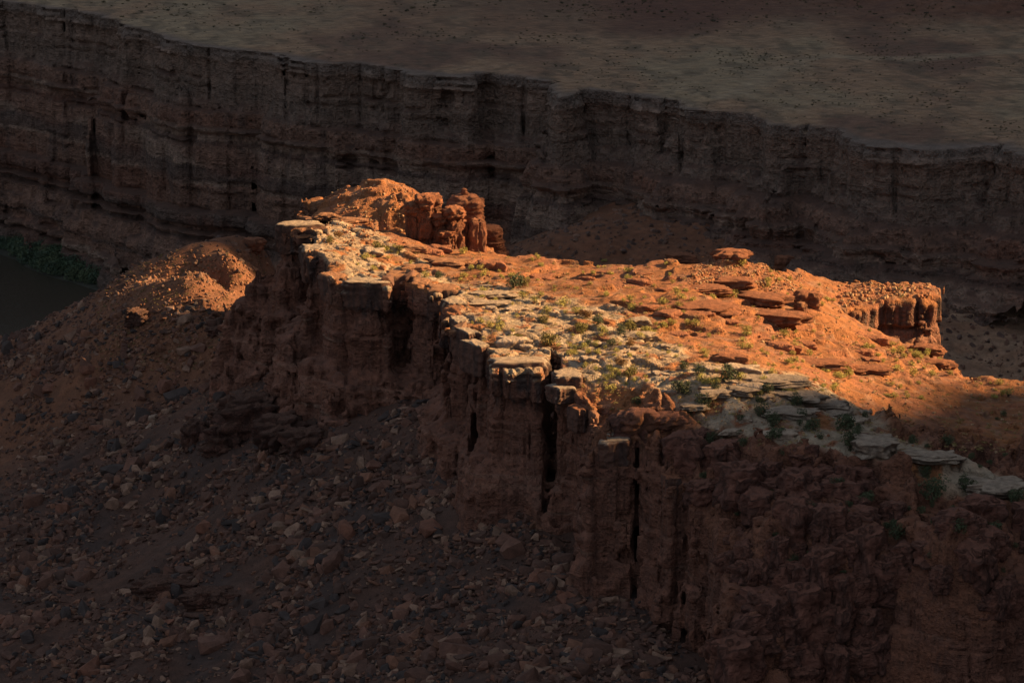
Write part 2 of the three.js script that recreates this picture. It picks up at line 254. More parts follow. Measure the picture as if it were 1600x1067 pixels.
const RN = grid2(RG.x0, RG.z0, RG.nx, RG.nz, RG.c, (x, z) => z < -656 ? 0 : nearAt(x, z, whiteAt(x, z)));
const RS = grid2(RG.x0, RG.z0, RG.nx, RG.nz, RG.c, (x, z) => ridgeDistance(x + 0.9 * fbm2(x / 5, z / 5, 2), z + 0.9 * fbm2(x / 5 + 40, z / 5, 2)));
const RL = grid2(RG.x0, RG.z0, RG.nx, RG.nz, RG.c, () => 0);
{ const s = 8, cx = Math.ceil(RG.nx / s) + 1, cz = Math.ceil(RG.nz / s) + 1, a = grid2(RG.x0, RG.z0, cx, cz, RG.c * s, low); for (let k = 0; k < RG.nz; k++) for (let i = 0; i < RG.nx; i++) RL[k * RG.nx + i] = a[Math.floor(k / s) * cx + Math.floor(i / s)]; }
const CRACKS = [[[862, 566, 90], 1.0], [[996, 700, 80], 0.0], [[740, 528, 90], 0.1], [[1072, 756, 78], -0.3]].map(([p, w]) => { const [x, z] = up(...p); return [lineDistance([[x + 0.9, z - 8], [x - 0.7, z + 9]]), w]; });
const RX = grid2(RG.x0, RG.z0, RG.nx, RG.nz, RG.c, (x, z) => { let m = 9; for (const [f, w] of CRACKS) m = Math.min(m, Math.max(0, f(x, z) - w)); return m; });
const RC = new Float32Array(RG.nx * RG.nz), RK = new Float32Array(RG.nx * RG.nz);      // joint blocks in plan: how far each stands out, and the cracks between them
for (let k = 0; k < RG.nz; k++) for (let i = 0; i < RG.nx; i++) { const q = k * RG.nx + i; if (Math.abs(RS[q]) > 22 && RN[q] < 0.02) continue; const x = RG.x0 + i * RG.c, z = RG.z0 + k * RG.c, [id, d] = cells(x / 8 + 0.25 * n2(x / 4, z / 4), z / 8, 11), [id2, d2] = cells(x / 3.1, z / 3.1, 31); RC[q] = (id - 0.5 + 0.45 * (id2 - 0.5)) * (x > 80 && z < -755 ? 0.35 : 1); RK[q] = Math.max(1 - smooth(0.01, 0.11, d), 0.25 * (1 - smooth(0.02, 0.16, d2))); }
function ridgeField(i, j, k) {
  const q = k * RG.nx + i, x = RG.x0 + i * RG.c, y = RG.y0 + j * RG.c, z = RG.z0 + k * RG.c, U = RU[q], s = RS[q]; let d = U - y;
  if (RN[q] > 0.02 && d < 14 && d > -9) { const b = NEAR_BEDS(y + 1.2 * n2(x / 30, z / 30)); d += RN[q] * (4.2 * (0.45 - 2 * Math.abs(n3(x / 15, y / 24, z / 15))) + 2.4 * (0.5 - 2 * Math.abs(n3(x / 6, y / 7, z / 6))) + 1.0 * (0.6 - 2 * Math.abs(n3(x / 2.4 + 9, y / 2.4, z / 2.4))) + 1.4 * b[0] - 0.6 * (1 - smooth(0, 0.35 / b[3] + 0.08, b[2])) + 1.6 * RC[q] - 1.5 * RK[q]); }
  const left = 1 - smooth(-652, -636, z), bench = mix(30, 22, left) + 2 * n2(x / 14, z / 14), cap = 1 - smooth(6.2, 7.6, d);
  let off = cap * (RC[q] * 3.2 * mix(0.4, 1, left) + 0.7) - (smooth(6.4, 7.4, d) - smooth(8.5, 11, d)) * 1.1 * left + Math.max(0, d - 9) * 0.07;
  off += smooth(bench - 1, bench + 1.2, d) * 3.2 * left + Math.max(0, d - bench) * 0.2 + RC[q] * 3.0 * (1 - cap) * mix(1, 0.75, left);
  off += smooth(-48, -58, x) * smooth(-806, -796, z) * (Math.max(0, d - 5) * 0.2 * (1 - smooth(20, 26, d)) + 2 * smooth(20, 26, d));
  const bed = y + 1.2 * n2(x / 30, z / 30);
  { const [o, , f, t] = NEAR_BEDS(bed); off += o * 1.1 - 0.5 * (1 - smooth(0, 0.35 / t + 0.08, f)) + 0.25 * n3(bed * 1.7, 9.5, z / 40); }
  off -= RK[q] * mix(1.5, 2.6, cap * left) + (RX[q] < 4 ? 9 * (1 - smooth(0, 0.7, RX[q] + 0.9 * n3(x / 5, y / 7, z / 5) + 0.5 * n3(x / 2, y / 2.5, z / 2))) * (1 - smooth(24, 38, d)) : 0);
  const lowBit = smooth(bench - 3, bench + 3, d);
  if (Math.abs(s + off) < 7 || d < 4) {
    off += 1.7 * n3(x / 7, y / 18, z / 7) + 0.6 * n3(x / 3.1, y / 5, z / 3.1) + 0.35 * n3(x / 1.4, y / 1.7, z / 1.4);
    off += (0.5 + 1.5 * lowBit + 1.2 * (1 - left)) * (1 - 2 * Math.abs(n3(x / 5.5, y / 6.5, z / 5.5))) * smooth(2, 8, d);
  }
  const w = s + off, r = 0.9, h = clamp(0.5 + 0.5 * (d - w) / r, 0, 1);
  return mix(d, w, h) - r * h * (1 - h);
}
function ridgeNear(i, j, k) {
  const q = k * RG.nx + i, y = RG.y0 + j * RG.c, s = RS[q]; if (y < RL[q] - 5) return false;
  let lo = 1e9, hi = -1e9; for (let a = -3; a <= 3; a += 3) for (let b = -3; b <= 3; b += 3) { const v = RU[clamp(k + b, 0, RG.nz - 1) * RG.nx + clamp(i + a, 0, RG.nx - 1)]; lo = Math.min(lo, v); hi = Math.max(hi, v); }
  const d = RU[q] - y, e = RN[q] > 0.02 ? 5 : 0;
  const o = Math.max(0, d - 9) * 0.07 + (d > 20 ? 3.5 : 0) + Math.max(0, d - 22) * 0.28 + Math.min(4, Math.max(0, d - 5) * 0.26) * smooth(-44, -54, RG.x0 + i * RG.c), w = s + o, tol = d > 14 ? 8 : 5.5;
  return w > -tol && hi - y > -3 - e && (w < tol || lo - y < 3.5 + e);
}
function ridgeColor(x, y, z, nx, ny, nz, o) {
  const i = clamp(Math.round((x - RG.x0) / RG.c), 0, RG.nx - 1), k = clamp(Math.round((z - RG.z0) / RG.c), 0, RG.nz - 1), d = RU[k * RG.nx + i] - y, wd = whiteLine(x, z) + 5 * fbm2(x / 13, z / 13, 3);
  const white = 1 - smooth(6, 10, wd), patch = fbm2(x / 10 + 3, z / 10, 4), wallness = Math.max(1 - smooth(0.35, 0.75, ny), smooth(2, 4, d)), left = 1 - smooth(-652, -636, z);
  o[0] = COL.soil[0]; o[1] = COL.soil[1]; o[2] = COL.soil[2];
  mix3(o, COL.red, smooth(-0.1, 0.35, patch)); mix3(o, COL.pale, 0.35 * smooth(0.1, 0.5, fbm2(x / 4, z / 4 + 8, 3)));
  mix3(o, COL.darkred, 0.85 * smooth(-640, -612, z) * (1 - white));  // near red rock, also darkened to put the foreground shade into its colour
  mix3(o, COL.white, white * smooth(-0.2, 0.05, fbm2(x / 6, z / 6 + 30, 4) + 0.12) * (0.75 + 0.25 * smooth(-0.2, 0.3, patch)));
  if (wallness > 0) {
    const w = [...COL.wall], bed = y + 1.2 * n2(x / 30, z / 30);
    { const [, c, f, t] = NEAR_BEDS(bed); mix3(w, c > 0.8 ? [0.31, 0.165, 0.115] : c > 0.4 ? [0.27, 0.125, 0.085] : COL.darkred, 0.65); if (t < 1.3 && c < 0.4) mix3(w, COL.pale, 0.6 * smooth(0, 0.3, n2(x / 12, z / 12) + 0.15)); } mix3(w, COL.darkred, 0.6 * Math.max(smooth(-0.2, 0.3, n3(x / 18, y / 12, z / 18)), smooth(-640, -600, z)));  // near walls darkened too, foreground shade put into the colour
    mix3(w, COL.varnish, (0.2 + 0.6 * left * (1 - smooth(7, 10, d))) * smooth(-0.05, 0.3, n3(x / 1.6, y / 14, z / 1.6) + 0.4 * n3(x / 5, y / 10, z / 5)));
    mix3(w, COL.white, 0.5 * white * (1 - smooth(0.3, 1.2, d)));
    mix3(o, w, wallness * smooth(0.3, 1.4, d));
  }
  const v = 1 + 0.22 * n3(x / 2.3, y / 1.3, z / 2.3); o[0] *= v; o[1] *= v; o[2] *= v;
}
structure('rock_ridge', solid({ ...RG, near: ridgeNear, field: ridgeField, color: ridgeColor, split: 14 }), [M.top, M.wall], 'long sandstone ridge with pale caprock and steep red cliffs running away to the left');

// the far canyon wall
const TRACKS = lineDistance(lift([[1130, 150, 88], [1165, 138, 88], [1200, 116, 88], [1240, 102, 88], [1285, 88, 88], [1420, 92, 88], [1600, 80, 88]]));
const FG = { x0: -290, y0: -12, z0: -1300, c: 1.05, nx: 560, ny: 104, nz: 420 };
const FS = grid2(FG.x0, FG.z0, FG.nx, FG.nz, FG.c, (x, z) => farDistance(x + 3 * fbm2(x / 16, z / 16, 3) + 6 * n2(x / 55, z / 55), z + 3 * fbm2(x / 16 + 40, z / 16, 3) + 9 * n2(x / 55 + 30, z / 55)));
const FB = grid2(FG.x0, FG.z0, FG.nx, FG.nz, FG.c, (x, z) => butteDistance(x + 1.5 * fbm2(x / 8, z / 8, 3), z + 1.5 * fbm2(x / 8 + 40, z / 8, 3)));
const FC = new Float32Array(FG.nx * FG.nz), FK = new Float32Array(FG.nx * FG.nz);
for (let k = 0; k < FG.nz; k++) for (let i = 0; i < FG.nx; i++) { const q = k * FG.nx + i, x = FG.x0 + i * FG.c, z = FG.z0 + k * FG.c; if (FS[q] > 30 || FS[q] < -85) continue; const [id, d] = cells(x / 13 + 0.3 * n2(x / 9, z / 9), z / 13, 51), [id2, d2] = cells(x / 5.5, z / 5.5, 71); FC[q] = id - 0.5 + 0.35 * (id2 - 0.5); FK[q] = Math.max(1 - smooth(0.01, 0.12, d), 0.4 * (1 - smooth(0.02, 0.2, d2))); }
const farTopAt = (x, z) => 88 + 0.5 * fbm2(x / 20, z / 20, 3);
function farWall(s, d, x, y, z, q, right) {
  const bed = y + 1.5 * n2(x / 70, z / 70), t1 = mix(20, 17, right);
  let off = FC[q] * mix(2.5, 6, smooth(1, 5, d)) * (1 - 0.6 * smooth(t1 - 2, t1 + 4, d)) - FK[q] * mix(2.8, 1.2, smooth(t1, t1 + 5, d));
  off += d * mix(0.10, 0.12, right) + smooth(t1 - 1, t1 + 1, d) * mix(1.8, 3, right) + smooth(2.5, 3.5, d) * 0.8 + smooth(9, 9.8, d) * 0.7 + smooth(41, 42.5, d) * 2.5 * (1 - right) + right * Math.max(0, d - 21) * 0.75 + smooth(64, 90, d) * 8;
  { const [o, , f, t] = FAR_BEDS(bed); off += o * 5.0 - 1.8 * (1 - smooth(0, 0.8 / t + 0.05, f)) + 0.5 * n3(bed * 1.15, 6.5, x / 90); }
  off += (FC[q] * 4.5 + 0.6) * smooth(t1, t1 + 6, d) * (1 - 0.5 * right);
  off += 3.0 * n3(x / 20, y / 45, z / 20) + 2.2 * n3(x / 9, y / 20, z / 9) + 1.1 * n3(x / 5, y / 8, z / 5) + 0.6 * n3(x / 2.4, y / 3, z / 2.4) + right * smooth(18, 26, d) * 2.2 * (1 - 2 * Math.abs(n3(x / 7, y / 16, z / 7)));
  return s + off;
}
function farField(i, j, k) {
  const q = k * FG.nx + i, x = FG.x0 + i * FG.c, y = FG.y0 + j * FG.c, z = FG.z0 + k * FG.c, right = smooth(-20, 60, x);
  const U = farTopAt(x, z) - smooth(18, 30, FS[q]) * 4, d = U - y, f = Math.min(d, farWall(FS[q], d, x, y, z, q, right));
  if (FB[q] < -35) return f;
  const d2 = 76 + 1.5 * n2(x / 9, z / 9) - y; return Math.max(f, Math.min(d2, farWall(FB[q], d2 + 1, x, y, z, q, 1)));
}
function farNear(i, j, k) {
  const q = k * FG.nx + i, y = FG.y0 + j * FG.c, d = 88 - y, s = FS[q]; if (s < -85 || s > 34 || d < -5) return false;
  const right = smooth(-20, 60, FG.x0 + i * FG.c), o = (d) => d * 0.11 + (d > 19 ? 2.4 : 0) + (d > 3 ? 0.8 : 0) + (d > 9 ? 0.7 : 0) + (d > 41 ? 2.5 * (1 - right) : 0) + right * Math.max(0, d - 21) * 0.75 + (d > 64 ? 8 * smooth(64, 90, d) : 0);
  const f = Math.min(d, s + o(d)), f2 = FB[q] > -40 ? Math.min(76 - y, FB[q] + o(77 - y)) : -99; return Math.abs(Math.max(f, f2)) < 11 || Math.abs(f2) < 9;
}
function farColor(x, y, z, nx, ny, nz, o) {
  const bed = y + 1.5 * n2(x / 70, z / 70), flat = smooth(0.5, 0.85, ny);
  o[0] = COL.farWall[0]; o[1] = COL.farWall[1]; o[2] = COL.farWall[2];
  { const [, c] = FAR_BEDS(bed); mix3(o, c > 0.7 ? COL.pale : c > 0.35 ? [0.26, 0.14, 0.098] : COL.farDark, 0.75); }
  mix3(o, COL.darkred, 0.55 * smooth(0, 0.3, n3(x / 40, y / 12, z / 40)) * smooth(76, 60, y)); mix3(o, COL.farDark, 0.55 * smooth(0.15, 0.45, n3(x / 4, y / 30, z / 4) + 0.5 * n3(x / 15, y / 20, z / 15)));
  mix3(o, [0.27, 0.195, 0.15], 0.7 * smooth(62, 72, y)); mix3(o, [0.21, 0.18, 0.16], 0.6 * smooth(83, 86, y)); if (y > 80 && flat > 0) { const p = [0, 0, 0]; plateauColor(x, y, z, nx, ny, nz, p); mix3(o, p, flat * smooth(-2, 5, farDistance(x, z))); } else mix3(o, COL.scree, flat * 0.85);
  const v = 1 + 0.25 * n3(x / 4, y / 2, z / 4); o[0] *= v; o[1] *= v; o[2] *= v;
}
structure('canyon_wall', solid({ ...FG, near: farNear, field: farField, color: farColor, split: 26 }), [M.farTop, M.farWall], 'shaded far canyon wall of banded sandstone behind the ridge');

// ------------------------------------------------------------------ sheets: low ground, river, far plateau
function axis(a, b, step, lo, hi) { const v = []; for (let t = a; t <= b; t += step) v.push(t); let s = step * 1.5, t = a; const left = []; while (t > lo) { t -= s; s *= 1.35; left.unshift(t); } s = step * 1.5; t = v[v.length - 1]; while (t < hi) { t += s; s *= 1.35; v.push(t); } return [...left, ...v]; }
function sheet(xs, zs, height, color, keep, split) {
  const n = xs.length, pos = new Float32Array(n * zs.length * 3), quads = [];
  zs.forEach((z, k) => xs.forEach((x, i) => pos.set([x, height(x, z), z], (k * n + i) * 3)));
  for (let k = 0; k + 1 < zs.length; k++) for (let i = 0; i + 1 < n; i++) { if (keep && !keep(xs[i], zs[k])) continue; quads.push(k * n + i, (k + 1) * n + i, (k + 1) * n + i + 1, k * n + i + 1); }
  return finish(pos, quads, color, split);
}
function lowColor(x, y, z, nx, ny, nz, o) {
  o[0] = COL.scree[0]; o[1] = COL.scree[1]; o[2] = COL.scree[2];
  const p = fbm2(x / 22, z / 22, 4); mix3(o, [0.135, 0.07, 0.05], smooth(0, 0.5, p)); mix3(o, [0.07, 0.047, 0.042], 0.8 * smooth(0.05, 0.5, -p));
  mix3(o, [0.25, 0.108, 0.056], 0.8 * smooth(-760, -815, z + 14 * fbm2(x / 25, z / 25, 3)) * smooth(4, 20, y));  // redder, brighter soil here puts some of the sunlit look into the colour
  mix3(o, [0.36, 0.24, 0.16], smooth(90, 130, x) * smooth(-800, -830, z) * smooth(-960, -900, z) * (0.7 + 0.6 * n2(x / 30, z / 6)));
  mix3(o, [0.05, 0.055, 0.04], smooth(3, -1, y)); const v = 1 + 0.25 * n2(x / 1.9, z / 1.9); o[0] *= v; o[1] *= v; o[2] *= v;
}
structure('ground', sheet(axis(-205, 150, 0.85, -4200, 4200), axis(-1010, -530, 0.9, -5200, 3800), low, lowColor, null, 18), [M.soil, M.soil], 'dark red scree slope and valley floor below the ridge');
const water = new THREE.MeshStandardMaterial({ name: 'river water', color: new THREE.Color().setRGB(0.05, 0.045, 0.035), roughness: 0.22, bumpMap: T.soil, bumpScale: 0.25 });
{ const g = new THREE.PlaneGeometry(900, 900, 1, 1); g.rotateX(-Math.PI / 2); g.translate(-380, -5, -1150); { const u = g.attributes.uv; for (let i = 0; i < u.count; i++) u.setXY(i, u.getX(i) * 30, u.getY(i) * 18); } structure('river', g, water, 'still dark river in the canyon bottom at the left'); }
const PL = { h: (x, z) => 87.85 + 0.4 * fbm2(x / 20, z / 20, 3) + smooth(-1150, -1500, z) * 14 * (0.5 + fbm2(x / 120, z / 120, 3)) + smooth(80, 260, x) * smooth(-1080, -1180, z) * 9 * Math.abs(1.4 * fbm2(x / 45, z / 30, 3)) };
function plateauColor(x, y, z, nx, ny, nz, o) {
  const p = fbm2(x / 60, z / 120, 5), q = fbm2(x / 8, z / 16, 4), track = TRACKS(x + 3 * n2(x / 18, z / 18), z + 6 * n2(x / 18 + 9, z / 18));
  o[0] = COL.grass[0]; o[1] = COL.grass[1]; o[2] = COL.grass[2];
  mix3(o, [0.24, 0.14, 0.095], smooth(0.0, 0.45, p)); mix3(o, [0.42, 0.33, 0.21], 0.8 * smooth(0.05, 0.5, -p)); mix3(o, [0.12, 0.1, 0.07], 0.55 * smooth(0.0, 0.5, q + 0.5 * n2(x / 2.2, z / 3))); mix3(o, [0.46, 0.36, 0.24], 0.6 * (1 - smooth(2, 7, track)));
  mix3(o, [0.17, 0.075, 0.05], 0.85 * smooth(-1100, -1170, z + 20 * n2(x / 60, z / 30)) * smooth(-120, 60, x));
  const v = 1 + 0.25 * n2(x / 2.5, z / 2.5); o[0] *= v; o[1] *= v; o[2] *= v;
}
structure('plateau', sheet(axis(-260, 300, 2.2, -4200, 4200), axis(-1420, -900, 2.2, -5200, -880), PL.h, plateauColor, (x, z) => farDistance(x, z) > 9, 22), [M.farTop, M.farTop], 'flat dry grass plateau above the far canyon wall');

// added sun blocker, unseen beyond the right edge: its notches shape the sunlit areas
{
  const k = SUN.y / SUN.x, kz = SUN.z / SUN.x, X = 1000;
  const skyline = [[-3200, 230], [-1900, 250], [-1240, 250], [-1000, 205], [-886, 150], [-878, 100], [-870, 80], [-843, 74], [-834, 114], [-820, 114], [-807, 92], [-790, 40], [-770, -20], [-728, -2], [-704, 33], [-668, 44], [-648, 58], [-630, 76], [-612, 100], [-590, 150], [-500, 220], [-200, 260], [400, 260], [1200, 240]];  // edge heights chosen to let sun onto the ridge top and left slope
  const pos = [], q = [], P = (x, y, z) => { pos.push(x, y, z); return pos.length / 3 - 1; };
  const rows = skyline.map(([u, v]) => { const z = u + kz * X, y = v + k * X; return [P(X, -60, z), P(X + 10, y - 40, z), P(X + 25, y, z), P(X + 260, y + 20, z), P(X + 420, -60, z)]; });
  for (let i = 1; i < rows.length; i++) for (let j = 0; j < 4; j++) q.push(rows[i - 1][j], rows[i - 1][j + 1], rows[i][j + 1], rows[i][j]);
  structure('added_sun_blocker', finish(new Float32Array(pos), q, farColor, 40), [M.farTop, M.farWall], 'added unseen sun blocker with notches that shape the sunlight, beyond the right edge');
}
//OBJECTS
// ------------------------------------------------------------------ placing things
function ridgeHeight(x, z) { const u = clamp((x - RG.x0) / RG.c, 0, RG.nx - 2), v = clamp((z - RG.z0) / RG.c, 0, RG.nz - 2), i = Math.floor(u), k = Math.floor(v), a = u - i, b = v - k, q = k * RG.nx + i; return mix(mix(RU[q], RU[q + 1], a), mix(RU[q + RG.nx], RU[q + RG.nx + 1], a), b); }
const inGrid = (x, z) => x > RG.x0 && x < RG.x0 + RG.c * (RG.nx - 2) && z > RG.z0 && z < RG.z0 + RG.c * (RG.nz - 2);
const height = (x, z) => inGrid(x, z) && ridgeDistance(x, z) > 0 ? ridgeHeight(x, z) : low(x, z);
function hit(px, py) {                                                              // where the sight line of a photo pixel first meets the ground
  const d = ray(px, py); let t = 520;
  for (; t < 1300; t += 0.7) if (EYE + d[1] * t < height(d[0] * t, d[2] * t)) break;
  const x = d[0] * t, z = d[2] * t; return [x, height(x, z), z];
}
const taken = {};
function named(o, name) { const n = taken[name] = (taken[name] ?? -1) + 1; o.name = n ? name + '_' + String(n).padStart(3, '0') : name; return o; }
function thing(o, name, label, category, group) { named(o, name); o.userData = { label, category }; if (group) o.userData.group = group; o.traverse((m) => { if (m.isMesh) m.castShadow = m.receiveShadow = true; }); scene.add(o); return o; }

const LAND = { ridge: [], scree: [], flank: [] }, waiting = [];
function landmark(where, px, py, words) { LAND[where].push([px, py, words]); }
function later(o, where, px, py, words, group) { o.userData.group = group; waiting.push([o, where, px, py, words]); }
function settleLabels() {                                                            // say of each look-alike which landmark it lies nearest to, and on what side
  const sets = {};
  for (const w of waiting) {
    const [o, where, px, py, words] = w; let best = null, bd = 1e9; for (const l of LAND[where]) { const d = Math.hypot(l[0] - px, 1.6 * (l[1] - py)); if (d > 8 && d < bd) { bd = d; best = l; } }
    const dx = px - best[0], dy = (py - best[1]) * 1.6, side_ = Math.abs(dx) > Math.abs(dy) ? (dx < 0 ? 'left of' : 'right of') : dy < 0 ? 'above' : 'below', key = words + '|' + side_ + '|' + best[2];
    (sets[key] ??= []).push([bd, o, words, side_, best[2]]);
  }
  const nth = ['nearest', 'second nearest', 'third nearest', 'fourth nearest', 'fifth nearest', 'sixth nearest', 'seventh nearest', 'eighth nearest', 'ninth nearest', 'tenth nearest', 'eleventh nearest', 'twelfth nearest', 'thirteenth nearest', 'fourteenth nearest', 'fifteenth nearest', 'sixteenth nearest', 'seventeenth nearest', 'eighteenth nearest', 'nineteenth nearest', 'twentieth nearest'];
  for (const list of Object.values(sets)) list.sort((a, b) => a[0] - b[0]).forEach(([, o, words, s, l], i) => { o.userData.label = list.length > 1 ? `${words}, ${nth[Math.min(i, 19)]} ${s} the ${l}` : `${words} ${s} the ${l}`; });
}

// ------------------------------------------------------------------ rocks
function boxUV(g, s) { const p = g.attributes.position, n = g.attributes.normal, u = new Float32Array(p.count * 2); for (let i = 0; i < p.count; i++) { const X = Math.abs(n.getX(i)), Y = Math.abs(n.getY(i)), Z = Math.abs(n.getZ(i)); if (Y > X && Y > Z) { u[2 * i] = p.getX(i) / s; u[2 * i + 1] = p.getZ(i) / s; } else if (X > Z) { u[2 * i] = p.getZ(i) / s; u[2 * i + 1] = p.getY(i) / s; } else { u[2 * i] = p.getX(i) / s; u[2 * i + 1] = p.getY(i) / s; } } g.setAttribute('uv', new THREE.BufferAttribute(u, 2)); return g; }
function tint(g, f) { const p = g.attributes.position, n = g.attributes.normal, c = new Float32Array(p.count * 3), o = [0, 0, 0]; for (let i = 0; i < p.count; i++) { f(p.getX(i), p.getY(i), p.getZ(i), n.getY(i), o); c.set(o, 3 * i); } g.setAttribute('color', new THREE.BufferAttribute(c, 3)); return g; }
// a weathered rock of half sizes rx, ry, rz whose base is at y = 0; p: 2 round ... 12 boxy
function rockShape(seed, rx, ry, rz, { p = 4, amp = 0.08, freq = 1.6, beds = 0, bedAmp = 0.05, taper = 0, lean = 0, n = 9, crack = 0, wob = 0 } = {}, color) {
  let g = new THREE.BoxGeometry(2, 2, 2, n, n, n); g.deleteAttribute('uv'); g.deleteAttribute('normal'); g = mergeVertices(g, 1e-4);
  const a = g.attributes.position, o = seed * 13.7, m = Math.max(rx, ry, rz);
  for (let i = 0; i < a.count; i++) {
    let x = a.getX(i), y = a.getY(i), z = a.getZ(i); const l = Math.pow(Math.abs(x) ** p + Math.abs(y) ** p + Math.abs(z) ** p, 1 / p); x /= l; y /= l; z /= l;
    let k = 1 + amp * (n3(x * freq + o, y * freq, z * freq) + 0.5 * n3(x * freq * 2.3 + o, y * freq * 2.3, z * freq * 2.3)) * 1.6;
    k += bedAmp * (beds ? n3(o, y * beds, 0.3 * x) * 2 - Math.max(0, 1 - Math.abs(n3(o + 5, y * beds * 0.6 + 0.3 * n3(x, z, o), 4)) * 9) : 0);
    const tp = 1 - taper * (y * 0.5 + 0.5); if (crack) k -= crack * Math.max(0, 1 - Math.abs(x - 0.15 + 0.2 * n3(y * 2, z, o)) * 9) * (y > -0.2 ? 1 : 0.5);
    const q = Math.hypot(x, z) || 1, w = 1 + wob * (n3(x / q * 1.4 + o, 0.5 + 0.3 * y, z / q * 1.4) + 0.5 * n3(x / q * 3.2 + o, 4.5 + y * 0.5, z / q * 3.2)) * 1.5;
    a.setXYZ(i, (x * k * tp * w + lean * y) * rx, (y * (0.5 * k + 0.5) + 1) * ry, z * k * tp * w * rz);
  }
  g.computeVertexNormals(); boxUV(g, 7 + 0 * m); return tint(g, color);
}
const capColors = (topCol, sideCol, streak) => (x, y, z, ny, o) => {
  const up_ = smooth(0.35, 0.75, ny); o[0] = sideCol[0]; o[1] = sideCol[1]; o[2] = sideCol[2];
  mix3(o, COL.varnish, streak * smooth(-0.15, 0.25, n3(x * 0.9 + 3, y * 0.06, z * 0.9))); mix3(o, topCol, up_);
  const v = 1 + 0.2 * n3(x * 0.7, y * 0.9, z * 0.7) + 0.1 * n3(x * 2.1, y * 2.1, z * 2.1); o[0] *= v; o[1] *= v; o[2] *= v;
};
const side = [0.21, 0.105, 0.075], whiteTop = [0.50, 0.40, 0.31], orangeTop = [0.44, 0.22, 0.12], redTop = [0.36, 0.145, 0.075];
function rock(name, label, category, at, turn, shapeArgs, mat = M.top, group) { const o = new THREE.Mesh(rockShape(...shapeArgs), mat); o.position.set(...at); o.rotation.y = turn; return thing(o, name, label, category, group); }

// blocks of the caprock that stand along the rim: photo pixel of the front top edge's middle, height there, half width, half height, half depth, turn
const RIM_BLOCKS = [
  [466, 350, 93, 5.6, 4.2, 2.6, 0.10, whiteTop, 'dark streaked caprock block on top of the leftmost cliff tower'],
  [492, 389, 91.5, 3.0, 4.6, 3.6, 0.2, whiteTop, 'narrow pale topped block on the pillar right of the leftmost cliff tower'],
  [530, 433, 90.6, 2.6, 3.6, 3.4, 0.5, orangeTop, 'small reddish block left of the wide overhanging slab at the alcove'],
  [575, 441, 90.4, 5.0, 3.7, 2.8, 0.05, whiteTop, 'wide dark faced slab overhanging the left side of the alcove'],
  [628, 430, 90, 3.9, 3.4, 3, 0, orangeTop, 'shaded caprock block at the back of the alcove'],
  [656, 443, 90, 2.3, 3.4, 3.2, -0.1, orangeTop, 'small caprock block on the right side of the alcove'],
  [693, 453, 90, 3.9, 4.0, 3.6, 0.05, orangeTop, 'orange topped block with streaked dark face right of the alcove'],
  [716, 474, 90.4, 2.2, 3.2, 3.2, 0.5, whiteTop, 'rounded white block at the corner beside the orange topped block'],
  [722, 503, 90.2, 1.9, 4.2, 3.6, 0.25, whiteTop, 'tall narrow white topped block with flat reddish face'],
  [742, 520, 90, 1.8, 4.0, 3.8, 0.6, whiteTop, 'leaning white block between the narrow block and the broad front block'],
  [757, 540, 90, 1.8, 3.8, 3.8, 0.6, whiteTop, 'white block with bluish dark side just left of the broad front block'],
  [812, 566, 90.2, 6.2, 3.4, 2.6, 0.02, whiteTop, 'broad caprock block with vertically striped dark face left of the deep crack'],
  [888, 588, 89.4, 2.9, 2.2, 3.2, 0.12, whiteTop, 'pale block with striped face just right of the deep crack'],
  [884, 606, 87.4, 2.2, 2.0, 2.6, 0.6, whiteTop, 'low white block below the striped block right of the crack'],
  [912, 640, 84, 1.4, 2.8, 2.6, 0.6, redTop, 'reddish block in shade at the rim below the deep crack'],
  [960, 688, 82.4, 3.3, 3.4, 3.4, -0.06, whiteTop, 'lone pale topped block with streaked face on the shaded red rim'],
  [1054, 748, 78, 1.6, 2.4, 2.2, 0.3, redTop, 'small dark block at the shaded rim above the tall red wall'],
];
RIM_BLOCKS.forEach(([px, py, Y, rx, ry, rz, turn, top, label], i) => {
  const [x, z] = up(px, py, Y), c = Math.cos(turn), s = Math.sin(turn);
  rock('caprock_block', label, 'rock block', [x - s * rz * 0.85, Y - 2 * ry + 0.15, z - c * rz * 0.85], turn, [i + 1, rx, ry, rz, { p: 8, amp: 0.05, freq: 2.3, beds: 6, bedAmp: 0.04, n: 18, taper: -0.05, wob: 0.2 }, capColors(top, side, 0.6)], M.top);
});
